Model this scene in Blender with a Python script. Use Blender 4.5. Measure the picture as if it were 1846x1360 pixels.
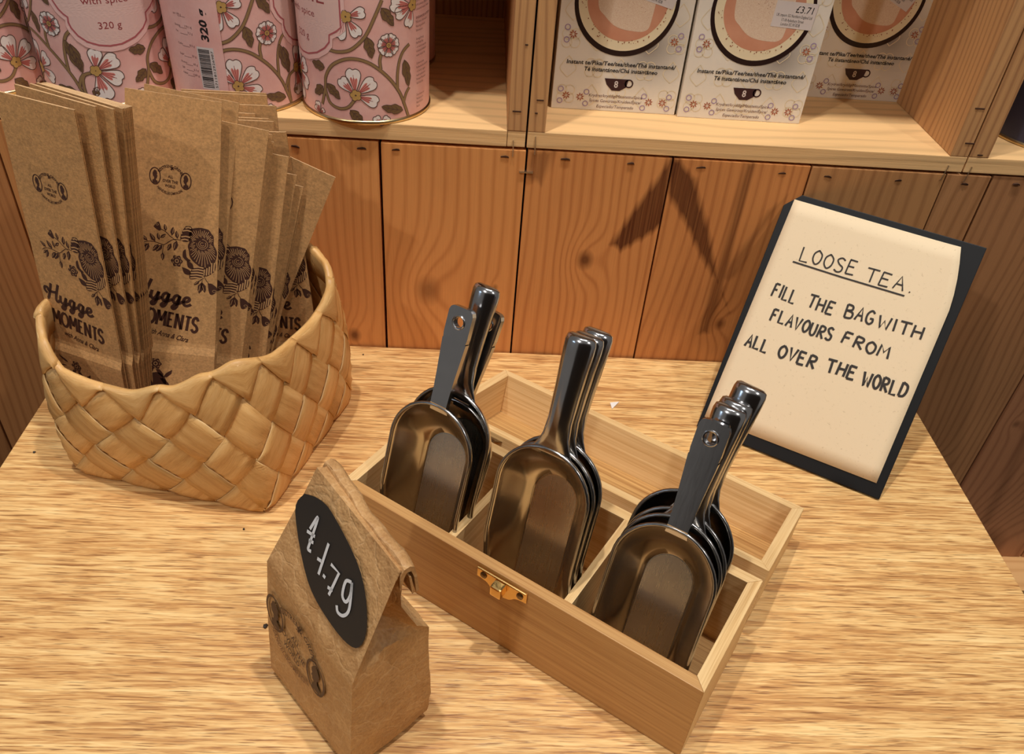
import bpy, bmesh, math, random, json
from math import sin, cos, pi, sqrt, exp, floor, atan2, radians
from mathutils import Vector, Matrix, noise
from mathutils.geometry import tessellate_polygon

for o in list(bpy.data.objects): bpy.data.objects.remove(o)
S = bpy.context.scene
COL = S.collection
random.seed(7)

# ---------------------------------------------------------------- camera, light, exposure
cam = bpy.data.cameras.new('camera'); camo = bpy.data.objects.new('camera', cam); COL.objects.link(camo)
cam.sensor_width = 36; cam.lens = 29.33; cam.clip_start = 0.02
camo.matrix_world = Matrix(((0.9977, -0.0420, -0.0528, 0.0327), (-0.0145, 0.6302, -0.7763, -0.5810), (0.0658, 0.7753, 0.6282, 0.4418), (0, 0, 0, 1)))
S.camera = camo
w = bpy.data.worlds.new('shop'); S.world = w; w.use_nodes = True
w.node_tree.nodes['Background'].inputs[0].default_value = (1.0, 0.92, 0.84, 1); w.node_tree.nodes['Background'].inputs[1].default_value = 0.155
def spot(name, loc, target, power, color, angle=50, radius=0.03, blend=0.5):
    l = bpy.data.lights.new(name, 'SPOT'); l.energy = power; l.color = color; l.spot_size = radians(angle); l.spot_blend = blend; l.shadow_soft_size = radius
    o = bpy.data.objects.new(name, l); COL.objects.link(o); o.location = loc
    o.rotation_euler = (Vector(target) - Vector(loc)).to_track_quat('-Z', 'Y').to_euler(); return o
WARM = (1.0, 0.955, 0.91)
spot('ceiling_spot', (-0.20, -0.34, 2.00), (-0.04, -0.16, 0.0), 55, WARM, 42, 0.026)
spot('ceiling_spot', (0.36, -0.30, 2.00), (0.10, -0.16, 0.0), 60, WARM, 42, 0.026)
spot('ceiling_spot', (-1.10, -1.30, 1.80), (-0.02, -0.10, 0.1), 36, WARM, 50, 0.04)
spot('ceiling_spot', (1.05, -1.35, 1.90), (0.10, -0.10, 0.1), 34, WARM, 50, 0.04)
def area(name, loc, target, power, size, color):
    l = bpy.data.lights.new(name, 'AREA'); l.energy = power; l.size = size; l.color = color
    o = bpy.data.objects.new(name, l); COL.objects.link(o); o.location = loc
    o.rotation_euler = (Vector(target) - Vector(loc)).to_track_quat('-Z', 'Y').to_euler(); return o
area('cool_screen_light', (-1.9, -0.9, 0.9), (0, -0.2, 0.1), 1.6, 0.30, (0.55, 0.75, 1.0))
S.view_settings.view_transform = 'Standard'; S.view_settings.look = 'None'; S.view_settings.exposure = 0.0; S.view_settings.gamma = 1.0
S.view_settings.use_curve_mapping = False

# ---------------------------------------------------------------- helpers
def srgb(r, g, b):
    f = lambda c: (c/255/12.92) if c <= 10 else ((c/255+0.055)/1.055)**2.4
    return (f(r), f(g), f(b), 1)
class NT:
    """small wrapper for writing node materials"""
    def __init__(s, name, rough=0.6, metal=0.0, spec=0.5):
        s.m = bpy.data.materials.new(name); s.m.use_nodes = True; s.t = s.m.node_tree; s.n = s.t.nodes
        s.b = s.n['Principled BSDF']; s.b.inputs['Roughness'].default_value = rough; s.b.inputs['Metallic'].default_value = metal
        s.b.inputs['Specular IOR Level'].default_value = spec
    def l(s, a, b): s.t.links.new(a, b)
    def node(s, typ, **kw):
        n = s.n.new(typ)
        for k, v in kw.items(): setattr(n, k, v)
        return n
    def put(s, inp, v):
        if isinstance(v, bpy.types.NodeSocket): s.l(v, inp)
        else: inp.default_value = v
    def m_(s, op, a, b=0.0, clamp=False):
        n = s.node('ShaderNodeMath', operation=op, use_clamp=clamp); s.put(n.inputs[0], a); s.put(n.inputs[1], b); return n.outputs[0]
    def v_(s, op, a, b=(0, 0, 0), out=0):
        n = s.node('ShaderNodeVectorMath', operation=op); s.put(n.inputs[0], a); s.put(n.inputs[1], b); return n.outputs[out]
    def coord(s, which='Object'): return s.node('ShaderNodeTexCoord').outputs[which]
    def scale(s, v, sc, loc=(0, 0, 0)):
        n = s.node('ShaderNodeMapping'); s.l(v, n.inputs[0]); n.inputs['Scale'].default_value = sc; n.inputs['Location'].default_value = loc; return n.outputs[0]
    def noise(s, v, scale=5, detail=2, rough=0.5, dist=0.0):
        n = s.node('ShaderNodeTexNoise'); s.l(v, n.inputs['Vector']); n.inputs['Scale'].default_value = scale; n.inputs['Detail'].default_value = detail
        n.inputs['Roughness'].default_value = rough; n.inputs['Distortion'].default_value = dist; return n.outputs[0]
    def ramp(s, f, stops):
        n = s.node('ShaderNodeValToRGB'); s.put(n.inputs[0], f); e = n.color_ramp.elements
        while len(e) < len(stops): e.new(0.5)
        for k, (p, c) in enumerate(stops):
            e[k].position = p; e[k].color = c if len(c) == 4 else (*c, 1)
        return n.outputs[0]
    def mix(s, f, a, b, mode='MIX'):
        n = s.node('ShaderNodeMix', data_type='RGBA', blend_type=mode); s.put(n.inputs[0], f); s.put(n.inputs[6], a); s.put(n.inputs[7], b); return n.outputs[2]
    def color(s, c): s.put(s.b.inputs['Base Color'], c)
    def bump(s, h, strength=0.2, dist=0.001):
        n = s.node('ShaderNodeBump'); n.inputs['Strength'].default_value = strength; n.inputs['Distance'].default_value = dist; s.l(h, n.inputs['Height']); s.l(n.outputs[0], s.b.inputs['Normal'])
    def rand(s): return s.node('ShaderNodeObjectInfo').outputs['Random']

def plain(name, c, rough=0.6, metal=0.0, spec=0.5):
    n = NT(name, rough, metal, spec); n.color(c); return n.m

def pine(name, light, dark, knots=(), streaks=(), patches=(), axis='Z', period=0.010, seed=0.0, contrast=1.0):
    """softwood board; grain along axis; knots = (x, z, radius, darkness); streaks = dark heartwood (x0,z0,x1,z1,width,amount), all in metres"""
    n = NT(name, 0.55, 0, 0.35); c = n.coord()
    if axis == 'X':
        sep = n.node('ShaderNodeSeparateXYZ'); n.l(c, sep.inputs[0]); cb = n.node('ShaderNodeCombineXYZ')
        n.l(sep.outputs[2], cb.inputs[0]); n.l(sep.outputs[1], cb.inputs[1]); n.l(sep.outputs[0], cb.inputs[2]); c = cb.outputs[0]
    if axis == 'Y':
        sep = n.node('ShaderNodeSeparateXYZ'); n.l(c, sep.inputs[0]); cb = n.node('ShaderNodeCombineXYZ')
        n.l(sep.outputs[0], cb.inputs[0]); n.l(sep.outputs[2], cb.inputs[1]); n.l(sep.outputs[1], cb.inputs[2]); c = cb.outputs[0]
    sep = n.node('ShaderNodeSeparateXYZ'); n.l(c, sep.inputs[0]); x, y, z = sep.outputs
    wob = n.noise(n.scale(c, (9, 9, 2.2), (seed, seed*1.7, seed*2.3)), 1.0, 2, 0.5)
    g = n.m_('ADD', n.m_('ADD', x, n.m_('MULTIPLY', y, 0.6)), n.m_('MULTIPLY', wob, 0.055))
    dk = None
    for (kx, kz, kr, kd) in knots:
        cb = n.node('ShaderNodeCombineXYZ'); n.l(x, cb.inputs[0]); n.l(n.m_('MULTIPLY', z, 0.75), cb.inputs[1])
        d = n.v_('DISTANCE', cb.outputs[0], (kx, kz*0.75, 0), 1)
        d2 = n.m_('DIVIDE', d, kr*3.2); e = n.m_('POWER', 2.718, n.m_('MULTIPLY', n.m_('MULTIPLY', d2, d2), -1.0))
        g = n.m_('ADD', g, n.m_('MULTIPLY', e, kr*3.0))
        k = n.m_('MULTIPLY', n.m_('SUBTRACT', 1.0, n.m_('DIVIDE', d, kr*1.5), True), kd*1.3)
        k = n.m_('MINIMUM', k, kd); dk = k if dk is None else n.m_('MAXIMUM', dk, k)
    ring = n.m_('SINE', n.m_('MULTIPLY', g, 2*pi/period))
    ring = n.m_('POWER', n.m_('ADD', n.m_('MULTIPLY', ring, 0.5), 0.5), 3.4)
    fib = n.noise(n.scale(c, (900, 900, 14), (seed, 0, 0)), 1.0, 2, 0.6)
    blot = n.noise(n.scale(c, (22, 22, 6), (0, seed*3, 0)), 1.0, 3, 0.55)
    t = n.m_('ADD', n.m_('MULTIPLY', ring, 0.46*contrast), n.m_('ADD', n.m_('MULTIPLY', n.m_('SUBTRACT', fib, 0.5), 0.55), n.m_('MULTIPLY', n.m_('SUBTRACT', blot, 0.4), 0.7)), True)
    col = n.mix(t, light, dark)
    for (x0, z0, x1, z1, wd, am) in streaks:
        L = sqrt((x1-x0)**2+(z1-z0)**2); ux, uz = (x1-x0)/L, (z1-z0)/L
        rx = n.m_('SUBTRACT', x, x0); rz = n.m_('SUBTRACT', z, z0)
        al = n.m_('ADD', n.m_('MULTIPLY', rx, ux), n.m_('MULTIPLY', rz, uz)); ac = n.m_('ABSOLUTE', n.m_('SUBTRACT', n.m_('MULTIPLY', rx, uz), n.m_('MULTIPLY', rz, ux)))
        ac = n.m_('ADD', ac, n.m_('MULTIPLY', n.m_('SUBTRACT', blot, 0.5), wd*1.6))
        over = n.m_('MAXIMUM', n.m_('SUBTRACT', 0.0, al), n.m_('MAXIMUM', n.m_('SUBTRACT', al, L), 0.0))
        k = n.m_('MULTIPLY', n.m_('SUBTRACT', 1.15, n.m_('DIVIDE', n.m_('ADD', ac, over), wd), True), am)
        k = n.m_('MULTIPLY', k, n.m_('ADD', 0.84, n.m_('MULTIPLY', ring, 0.16)))
        dk = k if dk is None else n.m_('MAXIMUM', dk, k)
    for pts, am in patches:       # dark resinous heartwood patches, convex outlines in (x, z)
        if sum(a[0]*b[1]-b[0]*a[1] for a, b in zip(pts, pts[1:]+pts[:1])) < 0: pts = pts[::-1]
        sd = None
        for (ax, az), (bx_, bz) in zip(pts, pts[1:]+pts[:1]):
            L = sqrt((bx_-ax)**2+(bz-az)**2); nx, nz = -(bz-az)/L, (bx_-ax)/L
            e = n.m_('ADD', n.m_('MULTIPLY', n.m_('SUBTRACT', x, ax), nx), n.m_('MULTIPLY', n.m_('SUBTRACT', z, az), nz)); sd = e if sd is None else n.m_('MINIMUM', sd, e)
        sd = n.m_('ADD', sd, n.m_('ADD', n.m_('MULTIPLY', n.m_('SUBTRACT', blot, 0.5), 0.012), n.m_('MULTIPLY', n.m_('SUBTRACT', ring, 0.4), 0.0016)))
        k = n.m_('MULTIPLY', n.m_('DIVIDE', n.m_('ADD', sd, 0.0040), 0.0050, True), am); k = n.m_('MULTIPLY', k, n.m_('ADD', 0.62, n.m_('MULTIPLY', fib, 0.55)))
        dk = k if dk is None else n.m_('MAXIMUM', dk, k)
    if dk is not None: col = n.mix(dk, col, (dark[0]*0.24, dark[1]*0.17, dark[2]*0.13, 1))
    n.color(col); n.bump(n.m_('ADD', n.m_('MULTIPLY', ring, 0.5), fib), 0.25, 0.0006); return n.m

def oak(name):
    n = NT(name, 0.42, 0, 0.45); c = n.coord()
    big = n.noise(n.scale(c, (5.0, 90, 1)), 1.0, 2, 0.6, 0.8)
    mid = n.noise(n.scale(c, (26, 420, 1), (3, 1, 0)), 1.0, 3, 0.62, 0.7)
    fine = n.noise(n.scale(c, (48, 820, 1), (9, 2, 0)), 1.0, 2, 0.6, 0.5)
    pore = n.noise(n.scale(c, (48, 1250, 1), (1, 7, 0)), 1.0, 2, 0.55, 0.3)
    t = n.m_('ADD', n.m_('MULTIPLY', big, 0.30), n.m_('ADD', n.m_('MULTIPLY', mid, 0.42), n.m_('MULTIPLY', fine, 0.28)))
    col = n.ramp(t, [(0.36, srgb(252, 216, 152)), (0.46, srgb(238, 194, 128)), (0.54, srgb(212, 160, 98)), (0.64, srgb(182, 128, 74))])
    p = n.ramp(n.m_('ADD', n.m_('MULTIPLY', pore, 0.80), n.m_('MULTIPLY', mid, 0.30)), [(0.60, (0, 0, 0)), (0.67, (1, 1, 1))])
    col = n.mix(n.m_('MULTIPLY', p, 0.70), col, srgb(124, 76, 36))
    n.color(col); n.bump(n.m_('SUBTRACT', 1.0, p), 0.25, 0.0005); return n.m

def bamboo(name, axis, light=(226, 184, 126), dark=(186, 138, 82), seed=0.0):
    n = NT(name, 0.45, 0, 0.4); c = n.coord()
    s1 = {'X': (5, 420, 420), 'Y': (420, 5, 420)}[axis]; s2 = {'X': (22, 1700, 1700), 'Y': (1700, 22, 1700)}[axis]
    a = n.noise(n.scale(c, s1, (seed, seed, seed)), 1.0, 2, 0.5); b = n.noise(n.scale(c, s2, (seed, 0, 0)), 1.0, 2, 0.6)
    t = n.m_('ADD', n.m_('MULTIPLY', a, 0.6), n.m_('MULTIPLY', b, 0.5))
    n.color(n.ramp(t, [(0.33, srgb(*light)), (0.58, srgb(*[(l+d)//2 for l, d in zip(light, dark)])), (0.72, srgb(*dark))]))
    n.bump(b, 0.12, 0.0004); return n.m

def kraft(name, base=(178, 133, 84), var=0.5, bumpy=0.25, rnd=0.0):
    n = NT(name, 0.72, 0, 0.3); c = n.coord()
    a = n.noise(c, 700, 3, 0.65); b = n.noise(c, 28, 3, 0.6); d = n.noise(n.scale(c, (260, 260, 1500)), 1.0, 2, 0.6)
    t = n.m_('ADD', n.m_('MULTIPLY', a, 0.55), n.m_('ADD', n.m_('MULTIPLY', b, 0.22), n.m_('MULTIPLY', d, 0.28)))
    lo = srgb(*[int(v*0.80) for v in base]); hi = srgb(*[min(255, int(v*1.16)) for v in base])
    col = n.ramp(t, [(0.32, lo), (0.76, hi)])
    if rnd:
        hs = n.node('ShaderNodeHueSaturation'); n.l(col, hs.inputs['Color']); n.l(n.m_('ADD', 1.0-rnd/2, n.m_('MULTIPLY', n.rand(), rnd)), hs.inputs['Value']); col = hs.outputs[0]
    n.color(col); n.bump(n.m_('ADD', n.m_('MULTIPLY', b, 2.0), a), bumpy, 0.0006); return n.m

def birch(name):
    n = NT(name, 0.40, 0, 0.4); uv = n.node('ShaderNodeUVMap').outputs[0]; r = n.rand()
    off = n.node('ShaderNodeCombineXYZ'); n.l(n.m_('MULTIPLY', r, 40.0), off.inputs[0]); n.l(n.m_('MULTIPLY', r, 17.0), off.inputs[1])
    v = n.v_('ADD', uv, off.outputs[0])
    a = n.noise(n.scale(v, (0.7, 5, 1)), 1.0, 3, 0.55, 0.4); b = n.noise(n.scale(v, (6, 90, 1)), 1.0, 2, 0.6)
    t = n.m_('ADD', n.m_('MULTIPLY', a, 0.6), n.m_('MULTIPLY', b, 0.4))
    col = n.ramp(t, [(0.26, srgb(234, 194, 132)), (0.50, srgb(218, 170, 106)), (0.66, srgb(194, 142, 80))])
    hs = n.node('ShaderNodeHueSaturation'); n.l(col, hs.inputs['Color']); n.l(n.m_('ADD', 0.86, n.m_('MULTIPLY', r, 0.26)), hs.inputs['Value']); n.color(hs.outputs[0])
    n.bump(n.m_('ADD', b, n.m_('MULTIPLY', a, 2.0)), 0.15, 0.0006); return n.m

def steel(name, col, rough, stretch):
    n = NT(name, rough, 1.0); c = n.coord(); a = n.noise(n.scale(c, stretch), 1.0, 2, 0.6); b = n.noise(c, 60, 3, 0.6)
    n.color(n.mix(b, col, tuple(v*0.72 for v in col[:3])+(1,)))
    rr = n.m_('ADD', rough*0.7, n.m_('MULTIPLY', n.m_('ADD', a, b), rough*0.35)); n.l(rr, n.b.inputs['Roughness'])
    n.bump(a, 0.06, 0.0003); return n.m

M = {}
M['oak'] = oak('oak_veneer')
M['bam_x'] = bamboo('bamboo_lengthwise', 'X', (246, 214, 158), (214, 170, 110)); M['bam_y'] = bamboo('bamboo_crosswise', 'Y', (246, 214, 158), (210, 164, 104), seed=3.0)
M['bam_front_shaded'] = bamboo('bamboo_front_shaded', 'X', (212, 166, 106), (176, 126, 72), seed=5)  # darker copy of the bamboo, the front face's shade put into its colour
M['bam_floor'] = bamboo('bamboo_ply', 'X', (222, 180, 116), (160, 112, 62), seed=9)
M['kraft'] = kraft('kraft_paper', (188, 143, 92), rnd=0.14); M['kraft_edge'] = plain('cut_kraft_edge', srgb(208, 170, 124), 0.8)
M['kraft_line'] = plain('kraft_showing_through', srgb(186, 142, 94), 0.75)
def crumpled():
    n = NT('crumpled_kraft', 0.55, 0, 0.35); c = n.coord(); a = n.noise(c, 700, 3, 0.65); b = n.noise(c, 45, 4, 0.6)
    t = n.m_('ADD', n.m_('MULTIPLY', a, 0.5), n.m_('MULTIPLY', b, 0.5))
    vo = n.node('ShaderNodeTexVoronoi', feature='DISTANCE_TO_EDGE'); vo.inputs['Scale'].default_value = 52; nz = n.node('ShaderNodeTexNoise'); nz.inputs['Scale'].default_value = 38; nz.inputs['Detail'].default_value = 3; n.l(c, nz.inputs['Vector']); n.l(n.v_('ADD', c, n.v_('MULTIPLY', nz.outputs[1], (0.045, 0.045, 0.03))), vo.inputs['Vector'])
    cr = n.ramp(vo.outputs['Distance'], [(0.0, (0, 0, 0)), (0.06, (1, 1, 1))])
    n.color(n.mix(n.m_('MULTIPLY', n.m_('SUBTRACT', 1.0, cr), n.m_('MULTIPLY', b, 0.5)), n.ramp(t, [(0.34, srgb(164, 120, 74)), (0.70, srgb(206, 162, 108))]), srgb(222, 184, 134)))
    n.bump(n.m_('ADD', n.m_('MULTIPLY', n.noise(c, 60, 4, 0.65), 3.0), n.m_('MULTIPLY', cr, 0.22)), 0.55, 0.0015); return n.m
M['kraft_bag'] = crumpled()
M['ink'] = plain('brown_printing_ink', srgb(66, 36, 24), 0.6)
M['ink_pale'] = plain('faint_brown_ink', srgb(112, 74, 48), 0.65)
M['birch'] = birch('birch_splint'); M['birch_edge'] = plain('pale_splint_edge', srgb(238, 204, 146), 0.6)
M['steel'] = steel('polished_scoop_metal', (0.70, 0.65, 0.57, 1), 0.17, (300, 300, 20)); M['steel_rim'] = steel('scoop_rim_metal', (0.42, 0.41, 0.40, 1), 0.22, (200, 200, 200))
M['steel_floor'] = steel('brushed_scoop_metal', (0.66, 0.61, 0.55, 1), 0.27, (1400, 60, 12)); M['steel_handle'] = steel('scoop_handle_metal', (0.62, 0.62, 0.63, 1), 0.17, (300, 300, 60))
M['brass'] = plain('brass_plate', (0.80, 0.53, 0.20, 1), 0.22, 1.0); M['screw'] = plain('dark_brass_screw', (0.22, 0.15, 0.08, 1), 0.35, 1.0)
M['black'] = plain('black_board', srgb(17, 17, 18), 0.55, 0, 0.3); M['blackfoot'] = plain('black_fitting', srgb(16, 16, 16), 0.4)
M['sticker'] = plain('chalkboard_sticker', srgb(30, 25, 21), 0.55); M['chalk'] = plain('chalk_pen', srgb(205, 205, 205), 0.7)
M['marker'] = plain('black_marker', srgb(45, 38, 32), 0.6); M['white'] = plain('white_label_paper', srgb(214, 202, 196), 0.6)
n = NT('cream_paper', 0.7, 0, 0.3); c = n.coord(); n.color(n.mix(n.ramp(n.noise(c, 420, 3, 0.7), [(0.62, (0, 0, 0)), (0.78, (1, 1, 1))]), srgb(236, 214, 178), srgb(205, 180, 140))); M['cream'] = n.m
M['staple'] = plain('staple_wire', (0.62, 0.58, 0.52, 1), 0.3, 1.0); M['dent'] = plain('dark_staple_dent', srgb(66, 38, 20), 0.8)
M['gap'] = plain('dark_backing', srgb(28, 16, 10), 0.9)
n = NT('tin_paper', 0.55, 0, 0.35); c = n.coord(); n.color(n.ramp(n.noise(c, 45, 3, 0.6), [(0.35, srgb(226, 170, 160)), (0.68, srgb(234, 188, 178))])); n.bump(n.noise(c, 900, 2, 0.6), 0.15, 0.0004); M['pink'] = n.m
M['pink_label'] = plain('pale_label', srgb(226, 190, 180), 0.55); M['pink_line'] = plain('rose_line', srgb(178, 92, 96), 0.55); M['pink_border'] = plain('label_border', srgb(236, 192, 184), 0.55)
M['petal'] = plain('white_petal', srgb(238, 226, 218), 0.55); M['petal_pink'] = plain('petal_blush', srgb(216, 134, 122), 0.55); M['outline'] = plain('print_outline', srgb(92, 64, 56), 0.6)
M['olive'] = plain('olive_stem', srgb(146, 116, 76), 0.6); M['leaf'] = plain('olive_leaf', srgb(116, 88, 54), 0.6); M['gold_ink'] = plain('gold_ink', srgb(190, 150, 84), 0.6)
M['rose_text'] = plain('rose_lettering', srgb(150, 62, 64), 0.6); M['black_text'] = plain('black_lettering', srgb(28, 20, 20), 0.6); M['brown_text'] = plain('small_brown_lettering', srgb(110, 66, 60), 0.6)
M['tin_gold'] = plain('tin_rim_gold', (0.62, 0.47, 0.25, 1), 0.28, 1.0); M['tin_in'] = plain('tin_metal', (0.5, 0.48, 0.45, 1), 0.35, 1.0)
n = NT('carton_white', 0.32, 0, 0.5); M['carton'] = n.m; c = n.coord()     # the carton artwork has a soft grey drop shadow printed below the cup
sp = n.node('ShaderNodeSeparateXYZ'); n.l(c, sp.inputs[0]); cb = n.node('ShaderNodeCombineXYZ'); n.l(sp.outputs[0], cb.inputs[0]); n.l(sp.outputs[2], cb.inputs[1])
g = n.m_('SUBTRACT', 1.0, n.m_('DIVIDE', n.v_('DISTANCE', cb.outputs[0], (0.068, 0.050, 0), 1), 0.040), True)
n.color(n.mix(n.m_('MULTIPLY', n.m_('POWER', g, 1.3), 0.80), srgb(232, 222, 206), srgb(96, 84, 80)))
M['navy'] = plain('navy_tin', srgb(60, 60, 84), 0.5); M['plum'] = plain('plum_ink', srgb(52, 18, 26), 0.5); M['cup_rim'] = plain('dark_cup_rim', srgb(36, 18, 20), 0.35)
M['cup_cream'] = plain('cup_cream', srgb(232, 216, 180), 0.4); M['star'] = plain('rust_star', srgb(166, 84, 52), 0.5); M['ring'] = plain('lilac_ring', srgb(160, 134, 170), 0.5); M['ornament'] = plain('pale_gold_ornament', srgb(232, 214, 178), 0.45)
n = NT('milk_tea', 0.35, 0, 0.4); c = n.coord(); n.color(n.ramp(n.noise(c, 40, 3, 0.6), [(0.3, srgb(198, 134, 104)), (0.7, srgb(210, 152, 122))])); M['tea'] = n.m
n = NT('milk_foam', 0.4, 0, 0.4); c = n.coord(); n.color(n.ramp(n.noise(c, 1600, 2, 0.6), [(0.30, srgb(216, 184, 156)), (0.7, srgb(228, 206, 182))])); M['foam'] = n.m
M['bubble'] = plain('tea_bubble', srgb(150, 84, 58), 0.4)
M['far_wall'] = plain('dark_unseen_wall', srgb(74, 58, 46), 0.7)
M['floor'] = plain('dark_shop_floor', srgb(70, 56, 46), 0.6)

class MB:
    def __init__(s): s.v = []; s.f = []; s.m = []; s.uv = None
    def add(s, v, f, mi=0):
        b = len(s.v); s.v += [tuple(p) for p in v]; s.f += [tuple(i+b for i in q) for q in f]; s.m += [mi]*len(f); return s
    def box(s, x0, x1, y0, y1, z0, z1, mi=0):
        v = [(x, y, z) for z in (z0, z1) for y in (y0, y1) for x in (x0, x1)]
        return s.add(v, [(0, 2, 3, 1), (4, 5, 7, 6), (0, 1, 5, 4), (2, 6, 7, 3), (0, 4, 6, 2), (1, 3, 7, 5)], mi)
    def grid(s, rows, mi=0, wrap=False):
        n = len(rows[0]); v = [p for r in rows for p in r]; f = []
        for i in range(len(rows)-1):
            for j in range(n if wrap else n-1):
                a = i*n+j; b = i*n+(j+1) % n; f.append((a, b, b+n, a+n))
        return s.add(v, f, mi)
    def tube(s, pts, r, n=8, mi=0, cap=True, rz=None):
        rows = []
        for i, p in enumerate(pts):
            p = Vector(p); t = (Vector(pts[min(i+1, len(pts)-1)])-Vector(pts[max(i-1, 0)])).normalized()
            a = t.orthogonal().normalized() if i == 0 else (a-t*a.dot(t)).normalized()
            b = t.cross(a); rr = r[i] if isinstance(r, (list, tuple)) else r
            rows.append([p+rr*(cos(2*pi*k/n)*a+sin(2*pi*k/n)*b) for k in range(n)])
        s.grid(rows, mi, True); B = len(s.v)
        if cap: s.f += [tuple(range(B-n*len(rows), B-n*len(rows)+n)), tuple(range(B-n, B))]; s.m += [mi, mi]
        return s
def make(name, mb, mats, parent=None, smooth=False, bevel=0, mesh=None, M4=None, autosmooth=None):
    if mesh is None:
        me = bpy.data.meshes.new(name); me.from_pydata(mb.v, [], mb.f)
        for m in (mats if isinstance(mats, (list, tuple)) else [mats]): me.materials.append(m)
        if mb.m and max(mb.m) > 0: me.polygons.foreach_set('material_index', mb.m)
        if mb.uv:
            ul = me.uv_layers.new(name='UVMap')
            for lp in me.loops: ul.data[lp.index].uv = mb.uv[lp.vertex_index]
        bm = bmesh.new(); bm.from_mesh(me); bmesh.ops.recalc_face_normals(bm, faces=bm.faces)
        if bevel: bmesh.ops.bevel(bm, geom=list(bm.edges), offset=bevel, segments=2, profile=0.7, affect='EDGES')
        bm.to_mesh(me); bm.free()
        if smooth: me.polygons.foreach_set('use_smooth', [True]*len(me.polygons))
        if autosmooth: me.set_sharp_from_angle(angle=radians(autosmooth))
    else: me = mesh
    o = bpy.data.objects.new(name, me); COL.objects.link(o)
    if parent: o.parent = parent
    if M4 is not None: o.matrix_local = M4
    return o
def tag(o, label=None, cat=None, group=None, kind=None):
    for k, v in (('label', label), ('category', cat), ('group', group), ('kind', kind)):
        if v: o[k] = v
    return o
def thing(name, label, cat, M4=None, group=None):
    o = bpy.data.objects.new(name, None); o.empty_display_size = 0.01; COL.objects.link(o)
    if M4 is not None: o.matrix_world = M4
    return tag(o, label, cat, group)
def copy_tree(src, M4=None):
    c = src.copy(); COL.objects.link(c)
    if M4 is not None: c.matrix_world = M4
    for ch in src.children:
        d = ch.copy(); COL.objects.link(d); d.parent = c          # a copy keeps its place under its parent
        for g in ch.children:
            e = g.copy(); COL.objects.link(e); e.parent = d
    return c
def frame(o, x, y, z): # columns
    return Matrix(((x[0], y[0], z[0], o[0]), (x[1], y[1], z[1], o[1]), (x[2], y[2], z[2], o[2]), (0, 0, 0, 1)))
def lerp(a, b, t): return a+(b-a)*t
def smooth_line(pts, k=6):
    """Catmull-Rom through 2D points"""
    P = [pts[0]]+list(pts)+[pts[-1]]; out = []
    for i in range(1, len(P)-2):
        for j in range(k):
            t = j/k; q = []
            for d in range(2):
                a, b, c, e = P[i-1][d], P[i][d], P[i+1][d], P[i+2][d]
                q.append(0.5*(2*b+(c-a)*t+(2*a-5*b+4*c-e)*t*t+(3*b-3*c+e-a)*t**3))
            out.append(tuple(q))
    return out+[tuple(pts[-1])]
_T = {}
def text2d(s, bold=0.0):
    """outline lettering of the built-in font, unit size, as flat verts and faces"""
    key = (s, bold)
    if key not in _T:
        cu = bpy.data.curves.new('t', 'FONT'); cu.body = s; cu.size = 1; cu.resolution_u = 2; cu.offset = bold
        o = bpy.data.objects.new('t', cu); COL.objects.link(o); dg = bpy.context.evaluated_depsgraph_get(); me = bpy.data.meshes.new_from_object(o.evaluated_get(dg))
        _T[key] = ([(v.co.x, v.co.y) for v in me.vertices], [tuple(p.vertices) for p in me.polygons])
        bpy.data.objects.remove(o); bpy.data.curves.remove(cu); bpy.data.meshes.remove(me)
    return _T[key]
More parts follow.
